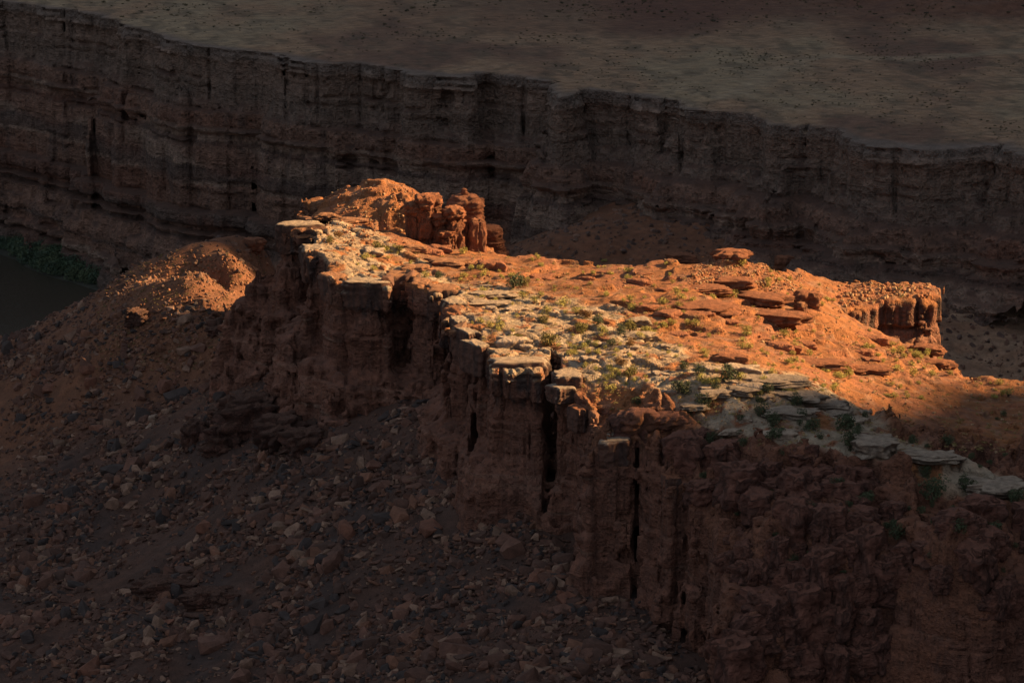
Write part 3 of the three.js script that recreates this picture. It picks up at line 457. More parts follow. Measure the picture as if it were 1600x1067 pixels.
// flat tongues and slabs of slickrock with a place of their own
const SLABS = [
  [1062, 408, 4.3, 1.7, 2.6, 0.1, redTop, 9, 'square ended flat topped rock on the far skyline of the ridge'],
  [1143, 402, 4.2, 1.6, 3, 0, redTop, 3, 'domed red rock on the skyline right of the flat topped rock'],
  [1172, 402, 1.5, 1.0, 1.5, 0, redTop, 3, 'small knob leaning against the domed skyline rock'],
  [1142, 568, 3.4, 1.3, 1.6, -0.15, redTop, 8, 'dark red box shaped boulder above the shaded white slabs'],
  [1205, 598, 8.2, 0.9, 3.0, -0.12, whiteTop, 4, 'long flat pale slab at the upper edge of the shaded white ledge'],
  [1240, 622, 6.0, 0.9, 3.2, -0.15, whiteTop, 4, 'broad pale slab below the long flat slab'],
  [1165, 618, 3.0, 0.9, 2.6, 0, whiteTop, 4, 'pale slab beside the dark round juniper'],
  [1120, 620, 3.4, 0.8, 3.0, 0.2, whiteTop, 4, 'cracked pale slab left of the dark round juniper'],
  [1235, 652, 5.2, 0.8, 2.6, -0.1, whiteTop, 5, 'stepped pale slab in the middle of the shaded ledge'],
  [1300, 637, 3.0, 1.0, 2.4, -0.2, whiteTop, 5, 'layered pale block at the right edge of the shaded ledge'],
  [1310, 652, 3.0, 0.9, 2.4, -0.1, whiteTop, 5, 'pale slab lying just below the layered pale block'],
  [1366, 700, 4.0, 1.6, 4.0, -0.1, whiteTop, 7, 'squared white slab with a dark right side standing over the shaded slope'],
  [1448, 722, 6.0, 0.9, 2.8, -0.3, whiteTop, 4, 'narrow tilted white slab right of the squared slab'],
  [1552, 764, 7.0, 1.2, 4.2, -0.15, whiteTop, 5, 'large grey white slab at the right edge of the picture'],
  [1085, 640, 3.0, 0.6, 2.2, 0.1, whiteTop, 4, 'low pale slab between two dark shrubs in the shade'],
  [770, 462, 4.6, 0.8, 2.2, -0.05, whiteTop, 4, 'bright white rounded slab below the big juniper'],
  [765, 476, 5.0, 0.7, 2.0, 0, whiteTop, 4, 'second bright white slab directly below the rounded one'],
  [1000, 505, 3.0, 1.0, 2.4, 0.1, whiteTop, 3, 'sunlit white knob at the right end of the white pavement'],
  [1000, 527, 3.2, 0.8, 2.4, 0.1, whiteTop, 3, 'flattened white knob below the sunlit white knob'],
  [450, 338, 0.1, 0.1, 0.1, 0, redTop, 3, ''],
  [512, 341, 3.2, 1.0, 2.4, 0, orangeTop, 3, 'rounded pale hump between the tower and the dome hill'],
  [548, 349, 4.2, 1.0, 2.4, 0, orangeTop, 3, 'smooth tan hump at the foot of the dome hill'],
  [648, 392, 3.6, 1.1, 2.0, 0, orangeTop, 3, 'smooth orange hump below the pillars of the dome hill'],
  [700, 415, 5.4, 1.2, 2.8, -0.1, orangeTop, 5, 'tan slab with a square right end above the streaked block'],
  [650, 425, 3.6, 1.0, 2.6, 0, orangeTop, 4, 'tan slab behind the alcove'],
  [1145, 447, 4.4, 1.4, 2.6, -0.15, redTop, 5, 'dark undercut ledge rock near the middle of the sunlit red slope'],
  [1105, 455, 5.0, 1.0, 3.2, -0.1, redTop, 4, 'smooth orange tongue of rock left of the undercut ledge rock'],
  [1090, 483, 7.6, 1.3, 5.0, -0.1, redTop, 4, 'largest smooth orange tongue of rock with a steep right end'],
  [1190, 470, 6.0, 1.3, 3.4, -0.35, redTop, 4, 'sloping orange tongue above the dark hollow'],
  [1215, 500, 6.6, 1.4, 3.4, -0.3, redTop, 4, 'long orange tongue of rock beside the dark hollow'],
  [1225, 418, 3.4, 2.8, 2.4, 0, redTop, 3, 'ragged red outcrop at the end of the boulder strewn crest'],
  [1262, 476, 3.0, 2.6, 2.2, 0.2, redTop, 4, 'upright red rock with a sunlit edge in the saddle'],
  [1252, 490, 1.6, 2.2, 1.4, 0, orangeTop, 2.5, 'bright orange knob in front of the upright red rock'],
  [1465, 566, 4.6, 1.4, 2.6, -0.25, redTop, 3, 'smooth whale backed red rock near the right tip of the sunlight'],
  [1450, 550, 4.2, 1.2, 2.6, -0.3, redTop, 3, 'flat red rock behind the whale backed rock'],
  [1270, 570, 7.2, 0.8, 3.0, -0.05, redTop, 4, 'low orange ledge above the lower shaded hollow'],
  [1345, 580, 6.0, 0.9, 2.6, -0.1, redTop, 4, 'low orange ledge right of the lower shaded hollow'],
  [1340, 690, 2.0, 1.0, 1.5, 0.3, side, 4, 'dark boulder leaning on the squared white slab'],
  [1000, 665, 4.0, 2.6, 3.4, 0.1, [0.24, 0.1, 0.07], 3, 'rounded shaded red boulder right of the lone pale topped block'],
  [1045, 660, 3.2, 1.8, 3.0, 0.1, [0.24, 0.1, 0.07], 3, 'wide shaded red boulder above the red domes'],
  [395, 388, 3.4, 2.2, 2.6, 0.3, redTop, 3, 'rounded orange boulder just left of the leftmost tower'],
];
SLABS.forEach(([px, py, rx, ry, rz, turn, col, p, label], i) => {
  if (!label) return;
  let [x, y, z] = hit(px, py); if (px > 1430 && px < 1500 && py > 530 && py < 580) { y = 68; [x, z] = up(px, py, y); y = ridgeHeight(x, z); }
  rock('sandstone_slab', label, 'rock slab', [x, y - ry * 0.75, z], turn, [40 + i, rx, ry, rz, { p, amp: 0.13, freq: 2, beds: 3, bedAmp: 0.07, n: 14, wob: 0.3 }, capColors(col, col === whiteTop ? [0.36, 0.27, 0.2] : [0.3, 0.125, 0.07], 0.25)], M.top);
});
// outcrops that stick out of the scree
const outcropColor = capColors([0.2, 0.1, 0.07], [0.2, 0.09, 0.064], 0.4);
[[212, 505, 3.6, 3.0, 3, 0.3, 'dark ribbed outcrop on the upper scree below the skyline'], [395, 668, 6.5, 6.5, 5, 0.2, 'bulging ribbed outcrop on the scree below the tower'], [440, 690, 6.0, 5.0, 5, 0.6, 'second bulging outcrop right of the ribbed one below the tower'], [352, 700, 4.5, 4.5, 4, 0.1, 'narrow dark outcrop left of the bulging ribbed one'], [480, 700, 4.5, 3.6, 4, 0.4, 'low rounded outcrop under the pale slab bench'], [306, 690, 3.2, 4.2, 3, 0.2, 'small dark outcrop standing in the left scree'], [262, 925, 6.5, 2.4, 4, -0.2, 'low reddish outcrop on the lower left scree'], [330, 945, 6.0, 2.6, 4, 0.1, 'low layered outcrop near the bottom of the scree'], [335, 524, 2.6, 1.6, 2, 0.1, 'small outcrop on the dark slope below the sunlit patch']]
  .forEach(([px, py, rx, ry, rz, turn, label], i) => { const [x, y, z] = hit(px, py); rock('rock_outcrop', label, 'rock outcrop', [x, y - ry * 0.8, z - rz * 0.4], turn, [260 + i, rx, ry, rz, { p: 3.4, amp: 0.22, freq: 2.6, beds: 4, bedAmp: 0.08, n: 16, wob: 0.35 }, outcropColor], M.wall); });
// smaller ledges scattered over the top
const R1 = rng(21);
const slabVariants = [0, 1, 2, 3, 4, 5].map((k) => [whiteTop, redTop].map((c) => rockShape(80 + k, 1, 0.35, 0.62, { p: 3 + k % 3, amp: 0.16, freq: 2, beds: 2, bedAmp: 0.06, n: 8, wob: 0.4 }, capColors(c, c === whiteTop ? [0.36, 0.27, 0.2] : [0.29, 0.12, 0.07], 0.2))));
for (let n = 0, tries = 0; n < 64 && tries < 4000; tries++) {
  const px = 520 + R1() * 1060, py = 350 + R1() * 450, [x, y, z] = hit(px, py); if (ridgeDistance(x, z) < 4) continue;
  const white = WHITE(x, z) > 0; if (!white && (px > 1350 && py > 600 || R1() < 0.25)) continue;
  if (!white && z > -640 || px > 1270 && py < 520) continue;
  const s = 1.2 + 2.6 * R1() ** 2, o = new THREE.Mesh(slabVariants[Math.floor(R1() * 6)][white ? 0 : 1], M.top);
  o.position.set(x, y - 0.42 * s, z); o.rotation.set(0.1 * (R1() - 0.5), (R1() - 0.5) * 0.9, 0.12 * (R1() - 0.5)); o.scale.set(s, s * (0.7 + 0.7 * R1()), s * (0.8 + 0.5 * R1())); n++;
  thing(o, 'rock_ledge', '', 'rock ledge'); later(o, 'ridge', px, py, (s > 2.2 ? 'wide' : 'small') + (white ? ' pale sandstone ledge' : ' orange sandstone ledge'), white ? 'pale ledges on the white pavement' : 'orange ledges on the red slope');
}
const R3 = rng(64), flank = capColors([0.22, 0.092, 0.062], [0.19, 0.08, 0.056], 0.25), domeVariants = [0, 1, 2, 3, 4, 5].map((k) => rockShape(220 + k, 1, 0.8 + 0.1 * k, 0.85, { p: 2.6 + 0.4 * (k % 3), amp: 0.2, freq: 1.8, beds: 4, bedAmp: 0.09, n: 13, wob: 0.3, crack: k % 2 ? 0.12 : 0 }, flank));
for (let n = 0, tries = 0; n < 128 && tries < 5000; tries++) {
  const px = 985 + R3() * 640, py = 640 + R3() * 430, [x, y, z] = hit(px, py); if (ridgeDistance(x, z) < 1.5 || WHITE(x, z) > -3 || py < 690 + (px - 1200) * 0.28 || px > 1440 && R3() < 0.2 || nearAt(x, z, 0) < 0.6 && px < 1400) continue; n++;
  const s = 1.6 + 3.4 * R3() ** 1.5, o = new THREE.Mesh(domeVariants[n % 6], M.wall); o.position.set(x, y - s * (0.95 + 0.3 * R3()), z - 0.3 * s); o.rotation.set(0.25 * (R3() - 0.5), R3() * 6.28, 0.25 * (R3() - 0.5)); o.scale.set(s, s * (0.7 + 0.5 * R3()), s);
  thing(o, 'rock_dome', '', 'rock dome'); later(o, 'flank', px, py, s > 3 ? 'big rounded red rock in shade' : 'small rounded red rock in shade', 'rounded rocks on the shaded red flank');
}
// the pillars on the right flank of the dome hill, and the hoodoo behind them
const pillarColor = capColors([0.40, 0.16, 0.08], [0.34, 0.13, 0.07], 0.3);
[[652, 392, 98, 2.7, 0, 'thick red pillar with a knobbly top against the dome hill'], [634, 386, 96, 2.3, 0.2, 'leftmost red rib of rock on the right flank of the dome hill'], [672, 390, 93, 2.4, 0.4, 'short red pillar at the right foot of the dome hill'], [662, 388, 97.5, 2.6, 0.7, 'dark recessed pillar behind the thick red pillar'], [684, 394, 89.5, 2.4, 0.2, 'low rubbly rib at the right end of the pillars'],
  [697, 392, 95, 2.9, 0.4, 'ragged dark red pillar between dome hill and rounded columns']].forEach(([px, py, top, r, turn, label], i) => {
  const z = -787 - (i === 3 ? 4 : 0) + (i === 4 ? 2 : 0), [x] = upDepth(px + 12, py, z), base = 82;
  const g = new THREE.Group(); g.position.set(x, base, z); g.rotation.y = turn;
  const body = new THREE.Mesh(rockShape(120 + i, r * 0.88, (top - base) / 2 * 0.86, r * 1.1, { p: 4, amp: 0.22, freq: 2.4, beds: 5, bedAmp: 0.1, n: 14, taper: 0.15 }, pillarColor), M.wall); body.name = 'shaft';
  const cap = new THREE.Mesh(rockShape(140 + i, r * 0.9, (top - base) * 0.13, r, { p: 3, amp: 0.3, freq: 2.2, n: 10 }, pillarColor), M.top); cap.name = 'cap_rock'; cap.position.y = (top - base) * 0.8;
  g.add(body, cap); thing(g, 'rock_pillar', label, 'rock pillar');
});
const columnColor = capColors([0.36, 0.15, 0.085], [0.31, 0.12, 0.07], 0.25);
[[719, 396, 343, 2.3, -790, 'left one of two rounded red columns below the hoodoo'], [745, 398, 341, 2.6, -789, 'right one of two rounded red columns with a sunlit right edge']].forEach(([px, py, pt, r, z, label], i) => {
  const [x, y0] = upDepth(px, py + 10, z), [, y1] = upDepth(px, pt, z);
  rock('rock_column', label, 'rock column', [x, y0, z], 0.1, [160 + i, r, (y1 - y0) / 2, r, { p: 4, amp: 0.13, freq: 2.2, beds: 5, bedAmp: 0.1, n: 16, crack: 0.1, taper: 0.1 }, columnColor], M.top);
});
{
  const g = new THREE.Group(), z = -812, [x, y] = upDepth(735, 372, z); g.position.set(x, y, z);
  const part = (name, px, pyTop, pyBot, wpx, seed, p) => { const [X, Y1] = upDepth(px, pyTop, z), [, Y0] = upDepth(px, pyBot, z), rx = wpx / 2 * -z / FOCAL; const m = new THREE.Mesh(rockShape(seed, rx, (Y1 - Y0) / 2, rx * 0.9, { p: p + 0.1, amp: 0.11, freq: 2.3, beds: 4, bedAmp: 0.08, n: 16, crack: name === 'rounded_top' ? 0.14 : 0.05 }, columnColor), M.top); m.name = name; m.position.set(X - x, Y0 - y, 0); g.add(m); };
  part('rounded_top', 727, 303, 346, 57, 171, 3); part('neck_bed', 738, 328, 352, 38, 172, 3); part('neck_bed', 736, 344, 420, 44, 173, 3); part('summit_knob', 725, 294, 305, 10, 174, 2.5); part('summit_knob', 729, 300, 307, 8, 178, 2.5);
  part('side_bulge', 766, 352, 376, 40, 175, 3); part('side_bulge', 768, 371, 390, 40, 176, 3); part('foot', 770, 382, 425, 52, 177, 3);
  thing(g, 'hoodoo', 'tall rounded red hoodoo with a cracked bulbous top behind the dome hill', 'hoodoo');
}

// ------------------------------------------------------------------ boulders of the scree
function angular(seed, sx, sy, sz, n) {
  const r = rng(seed), pts = [];
  for (let i = 0; i < n; i++) { const v = [r() * 2 - 1, r() * 2 - 1, r() * 2 - 1], l = Math.pow(Math.abs(v[0]) ** 5 + Math.abs(v[1]) ** 5 + Math.abs(v[2]) ** 5, 1 / 5); pts.push(new THREE.Vector3(v[0] / l * sx, v[1] / l * sy, v[2] / l * sz)); }
  const g = new ConvexGeometry(pts); boxUV(g, 5); const k = rng(seed + 5); let q = 1;
  return tint(g, (() => { let i = 0; return (x, y, z, ny, o) => { if (i++ % 3 === 0) q = 0.85 + 0.3 * k(); o[0] = o[1] = o[2] = q; }; })());
}
const BOULDERS = [[1, 0.7, 0.8], [1, 0.55, 0.7], [1, 0.28, 0.75], [1, 0.8, 0.6], [1, 0.4, 0.4], [1, 0.22, 0.5], [0.9, 0.75, 0.85], [1, 0.5, 0.9]].map(([a, b, c], i) => angular(300 + i, a, b, c, 15 + i % 4 * 3));
const rubbleMat = (name, c) => new THREE.MeshStandardMaterial({ name, color: new THREE.Color().setRGB(...c), map: T.rock, bumpMap: T.rock, bumpScale: 0.12, roughness: 0.92, vertexColors: true });
const SCREE = { brown: rubbleMat('brown rock', [0.19, 0.095, 0.068]), red: rubbleMat('red rock', [0.24, 0.105, 0.068]), pale: rubbleMat('pale rock', [0.42, 0.31, 0.24]), dark: rubbleMat('varnished rock', [0.07, 0.052, 0.048]), tan: rubbleMat('tan rock', [0.28, 0.165, 0.115]) };
function boulder(px, py, size, kind, mat, tilt, turn, label, group) {
  const [x, y, z] = hit(px, py), o = new THREE.Mesh(BOULDERS[kind], mat), k = BOULDERS[kind]; k.boundingBox ?? k.computeBoundingBox();
  o.position.set(x, y + k.boundingBox.max.y * size * 0.35, z); o.rotation.set(tilt, turn, tilt * 0.6); o.scale.setScalar(size);
  return thing(o, 'boulder', label, 'boulder', group);
}
const far1 = (z) => -z / FOCAL;
[[112, 528, 3.2, 0, 'tan', 0.1, 0.4, 'pale brown pointed boulder on the skyline of the scree above the river'], [130, 533, 2.0, 1, 'brown', 0.2, 1, 'brown boulder right behind the pale pointed boulder on the skyline'],
 [276, 622, 4.2, 7, 'dark', 0.3, 0.5, 'dark bluish flat sided block leaning on the upper scree'], [217, 658, 4.0, 2, 'dark', 0.8, 1.2, 'dark upright plate of rock beside the small white rock'], [238, 657, 1.9, 3, 'pale', 0.3, 0.3, 'small white rock beside the dark upright plate'], [232, 668, 1.4, 5, 'pale', 0.5, 0.9, 'thin white splinter just below the small white rock'], [222, 698, 3.2, 2, 'dark', 0.45, 0.2, 'blue black tilted slab below the white rock'],
 [323, 607, 3.2, 0, 'brown', 0.05, 0.2, 'blocky brown boulder high on the scree beside the cliff foot'], [205, 572, 3.0, 0, 'brown', 0.1, 0.7, 'brown boulder below the skyline at the upper left'], [140, 604, 2.6, 3, 'red', 0.1, 0.3, 'reddish cube shaped boulder at the upper left'], [60, 612, 2.8, 1, 'tan', 0.05, 0.1, 'low tan boulder near the left edge'], [28, 608, 1.8, 6, 'brown', 0.2, 0.9, 'round brown boulder closest to the left edge'], [57, 585, 2.3, 6, 'red', 0.1, 0.2, 'reddish boulder above the low tan boulder'], [288, 552, 2.6, 7, 'tan', 0.1, 0.6, 'tan flat boulder between skyline and cliff foot'],
 [516, 888, 4.0, 3, 'brown', 0.3, 0.6, 'large upright block with a dark left face in the middle of the scree'], [606, 812, 5.2, 5, 'dark', 0.06, 0.05, 'long dark plank like slab lying level'], [694, 852, 2.6, 4, 'tan', 1.2, 1.5, 'pale upright splinter at the right of the scree'], [680, 838, 2.2, 2, 'dark', 0.9, 1.1, 'dark bluish plate leaning behind the pale splinter'], [565, 872, 3.0, 4, 'tan', 0.3, 0.7, 'light brown elongated boulder right of the large upright block'], [318, 830, 2.8, 6, 'red', 0.1, 0.3, 'rounded reddish boulder on the left middle of the scree'], [430, 858, 2.8, 1, 'brown', 0.15, 0.6, 'brown wedge boulder left of the large upright block'], [500, 852, 2.6, 1, 'tan', 0.1, 0.3, 'tan wedge boulder above the large upright block'],
 [714, 1020, 4.6, 1, 'brown', 0.1, 0.1, 'big brown ledge boulder near the bottom right of the scree'], [140, 1046, 4.0, 0, 'red', 0.1, 0.7, 'big reddish boulder near the bottom left corner'], [384, 1044, 2.5, 3, 'tan', 0.2, 0.3, 'light cube shaped boulder near the bottom edge'], [333, 1012, 4.4, 7, 'brown', 0.1, 0.2, 'wide brown layered boulder near the bottom edge'], [490, 980, 3.6, 0, 'dark', 0.1, 0.5, 'dark blocky boulder low on the scree'], [566, 976, 2.4, 0, 'tan', 0.2, 0.8, 'pale faceted boulder right of the dark blocky boulder'], [298, 990, 2.2, 3, 'tan', 0.2, 0.5, 'light brown faceted boulder above the wide layered boulder'], [85, 903, 4.6, 4, 'brown', 0.12, 0.5, 'long brown boulder tilted to the right at the left side'], [128, 878, 3.0, 5, 'tan', 0.1, 0.6, 'slender tan slab above the long brown boulder'], [72, 884, 3.4, 0, 'dark', 0.2, 0.3, 'dark square boulder near the left edge'], [175, 792, 2.6, 6, 'tan', 0.1, 0.4, 'speckled pale boulder at the left of the scree'], [203, 794, 3.0, 4, 'tan', 0.4, 0.9, 'tan elongated boulder right of the speckled one'], [50, 790, 3.6, 3, 'brown', 0.1, 0.2, 'tall brown boulder at the left edge of the scree'],
 [636, 556, 3.4, 2, 'dark', 0.7, 0.9, 'dark plate of rock lying in the alcove'], [605, 545, 2.4, 3, 'brown', 0.2, 0.3, 'brown block on the floor of the alcove'], [640, 505, 2.6, 3, 'brown', 0.4, 0.7, 'pointed dark rock in the upper alcove'], [720, 640, 2.2, 0, 'tan', 0.1, 0.3, 'tan block on the scree under the wall'], [600, 652, 2.6, 2, 'dark', 0.3, 0.4, 'dark slab at the top of the scree chute'], [488, 622, 1.6, 2, 'pale', 0.3, 0.6, 'pale slab on the bench below the towers']]
  .forEach(([px, py, s, k, m, tilt, turn, label]) => boulder(px, py, s * 0.8, k, SCREE[m], tilt, turn, label));
const R2 = rng(99), kinds = ['brown', 'brown', 'red', 'dark', 'tan', 'brown', 'red', 'dark', 'brown', 'brown'];
const onScree = (x, z) => ridgeDistance(x, z) < -3 && low(x, z) > 6;
const zones = [['upper left scree below the river skyline', (px, py) => py < 720], ['lower left scree', (px) => px < 330], ['middle of the lower scree', (px) => px < 580], ['lower scree beside the tall red wall', () => true]];
for (let n = 0, tries = 0; n < 250 && tries < 9000; tries++) {
  const px = R2() * 1000, py = 540 + R2() * 540, [x, y, z] = hit(px, py); if (!onScree(x, z)) continue;
  if (fbm2(x / 25 + 3, z / 25, 3) + (py > 760 ? 0.12 : -0.05) < R2() * 0.7 - 0.45) continue; n++;
  const kind = kinds[Math.floor(R2() * kinds.length)], w = zones.find((q) => q[1](px, py))[0], flat = R2() < 0.4;
  const tone = { brown: 'brown', red: 'reddish', dark: 'dark varnished', tan: 'tan', pale: 'pale' }[kind];
  const made = boulder(px, py, 1.0 + 2.1 * R2() ** 2.6, flat ? [2, 4, 5][Math.floor(R2() * 3)] : [0, 1, 3, 6, 7][Math.floor(R2() * 5)], SCREE[kind], (R2() - 0.4) * 0.9, R2() * 6.28, '', `${tone} ${flat ? 'flat' : 'blocky'} boulders, ${w}`); later(made, 'scree', px, py, `${made.scale.x > 1.4 ? 'big' : 'small'} ${tone} ${flat ? 'flat' : 'blocky'} boulder`, made.userData.group);
}
// ------------------------------------------------------------------ what nobody could count: rubble, pebbles, tufts, thickets
const dummy = new THREE.Object3D(), col = new THREE.Color();
function scatter(name, label, geo, mat, list, tintOf) {
  const m = new THREE.InstancedMesh(geo, mat, list.length);
  list.forEach(([x, y, z, sx, sy, sz, a, b, c], i) => { dummy.position.set(x, y, z); dummy.rotation.set(b, a, c); dummy.scale.set(sx, sy, sz); dummy.updateMatrix(); m.setMatrixAt(i, dummy.matrix); m.setColorAt(i, col.setRGB(...tintOf(i, x, z))); });
  named(m, name); m.castShadow = m.receiveShadow = true; m.userData = { kind: 'stuff', label }; scene.add(m);
}
const white1 = rubbleMat('rubble rock', [1, 1, 1]);
const pick = (list) => { const u = list[Math.floor(R2() * list.length)], v = 0.75 + 0.5 * R2(); return u.map((q) => q * v); };
for (let v = 0; v < 4; v++) {
  const list = [];
  for (let tries = 0; list.length < 12000 && tries < 120000; tries++) {
    const px = -20 + R2() * 1240, d = 545 + R2() * 430, x = (px - 800) / FOCAL * d * 1.03, z = -d; if (!onScree(x, z) || x > -108 && z < -828) continue;
    const clump = fbm2(x / 16 + 3, z / 16, 3); if (clump < R2() * 0.9 - 0.6) continue;
    const s = (0.15 + 0.75 * R2() ** 2.5 + 1.3 * R2() ** 14) * (1 + 0.6 * clump) * (z > -760 ? 1.2 : 0.95); list.push([x, low(x, z) + s * 0.15, z, s, s * (0.6 + 0.6 * R2()), s, R2() * 6.28, R2() - 0.5, R2() - 0.5]);
  }
  scatter('scree_rubble', 'loose broken rubble covering the dark scree slope', BOULDERS[[0, 2, 3, 5][v]], white1, list, () => pick([[0.19, 0.095, 0.068], [0.15, 0.078, 0.058], [0.23, 0.11, 0.07], [0.065, 0.05, 0.048], [0.3, 0.185, 0.13], [0.12, 0.066, 0.05], [0.14, 0.07, 0.05]]));
}
{ // pebbles on the sunlit slopes
  const list = [], add = (px, py, s) => { const [x, y, z] = hit(px, py); if (ridgeDistance(x, z) < 1.5) return; list.push([x, y + s * 0.2, z, s, s * 0.8, s, R2() * 6.28, R2(), R2()]); };
  for (let i = 0; i < 420; i++) add(505 + R2() * 145, 290 + R2() * 95, 0.14 + 0.34 * R2() ** 2);
  for (let i = 0; i < 4200; i++) { const px = 520 + R2() * 1080, py = 380 + R2() * 330; add(px, py, (0.08 + 0.3 * R2() ** 3) * (px > 1150 ? 1.25 : 1)); }
  for (let i = 0; i < 1300; i++) add(1080 + R2() * 180, 395 + R2() * 60, 0.12 + 0.32 * R2() ** 2);
  for (let i = 0; i < 900; i++) add(1310 + R2() * 150, 430 + R2() * 60, 0.15 + 0.6 * R2() ** 3);
  scatter('pebbles', 'scattered stones on the sunlit red slopes', BOULDERS[6], white1, list, (i) => pick([[0.42, 0.2, 0.1], [0.46, 0.27, 0.15], [0.36, 0.15, 0.08], [0.5, 0.34, 0.2]]));
  const patch = []; for (let i = 0; i < 2600; i++) { const [x, y, z] = hit(150 + R2() * 270, 392 + R2() * 190); if (ridgeDistance(x, z) > -1) continue; const s = 0.15 + 0.6 * R2() ** 2.2; patch.push([x, y + s * 0.2, z, s, s * 0.8, s, R2() * 6.28, R2(), R2()]); }
  scatter('slope_stones', 'stones on the red slope left of the tower', BOULDERS[0], white1, patch, () => pick([[0.32, 0.15, 0.085], [0.36, 0.19, 0.11], [0.26, 0.115, 0.065]]));
}
// leaf clumps: a crown of many small leaf faces in uneven lobes, radius 1, base at 0
function crown(seed, leaves, size, tall, lobes) {
  const r = rng(seed), pos = [], cl = [], L = [...Array(lobes)].map(() => [(r() - 0.5) * 1.1, tall * (0.35 + 0.5 * r()), (r() - 0.5) * 1.1, 0.35 + 0.3 * r()]), a = new THREE.Vector3(), b = new THREE.Vector3(), c = new THREE.Vector3();
  for (let i = 0; i < leaves; i++) {
    const l = L[i % lobes]; a.set(r() * 2 - 1, r() * 2 - 1, r() * 2 - 1).normalize(); const k = l[3] * (0.55 + 0.5 * Math.sqrt(r())), x = l[0] + a.x * k, y = Math.max(0.03, l[1] + a.y * k * tall * 0.75), z = l[2] + a.z * k;
    b.set(r() - 0.5, r() - 0.5, r() - 0.5).normalize().multiplyScalar(size * (0.6 + 0.8 * r())); c.set(r() - 0.5, r() - 0.5, r() - 0.5).normalize().multiplyScalar(size * (0.5 + 0.5 * r()));
    pos.push(x - b.x, y - b.y, z - b.z, x + b.x, y + b.y, z + b.z, x + c.x, y + c.y, z + c.z); const q = 0.7 + 0.6 * r(); for (let t = 0; t < 3; t++) cl.push(q, q, q * 0.95);
  }
  const g = new THREE.BufferGeometry(); g.setAttribute('position', new THREE.Float32BufferAttribute(pos, 3)); g.setAttribute('color', new THREE.Float32BufferAttribute(cl, 3)); g.computeVertexNormals(); return g;
}
function stems(seed, tall) { const r = rng(seed), parts = []; for (let i = 0; i < 4; i++) { const c = new THREE.CatmullRomCurve3([new THREE.Vector3((r() - 0.5) * 0.1, -0.15, (r() - 0.5) * 0.1), new THREE.Vector3((r() - 0.5) * 0.3, tall * 0.25, (r() - 0.5) * 0.3), new THREE.Vector3((r() - 0.5) * 0.9, tall * 0.7, (r() - 0.5) * 0.9)]); parts.push(new THREE.TubeGeometry(c, 4, i ? 0.05 : 0.09, 5)); } return mergeGeometries(parts); }
const leaf = (name, c) => new THREE.MeshStandardMaterial({ name, color: new THREE.Color().setRGB(...c), roughness: 0.85, side: THREE.DoubleSide, vertexColors: true });
const LEAF = { dark: leaf('juniper green', [0.065, 0.085, 0.042]), olive: leaf('olive green', [0.17, 0.15, 0.045]), sage: leaf('yellow green', [0.36, 0.33, 0.1]), rust: leaf('rusty foliage', [0.2, 0.11, 0.04]) };
const bark = new THREE.MeshStandardMaterial({ name: 'bark', color: new THREE.Color().setRGB(0.12, 0.08, 0.06), roughness: 0.95 });
const JUNIPER = [0, 1, 2, 3].map((k) => [crown(500 + k, 640, 0.14, 1.15 + 0.15 * k, 7 + k), stems(520 + k, 1.2)]), SAGE = [0, 1, 2, 3].map((k) => [crown(540 + k, 330, 0.15, 0.8 + 0.2 * k, 5 + k), stems(560 + k, 0.8)]);
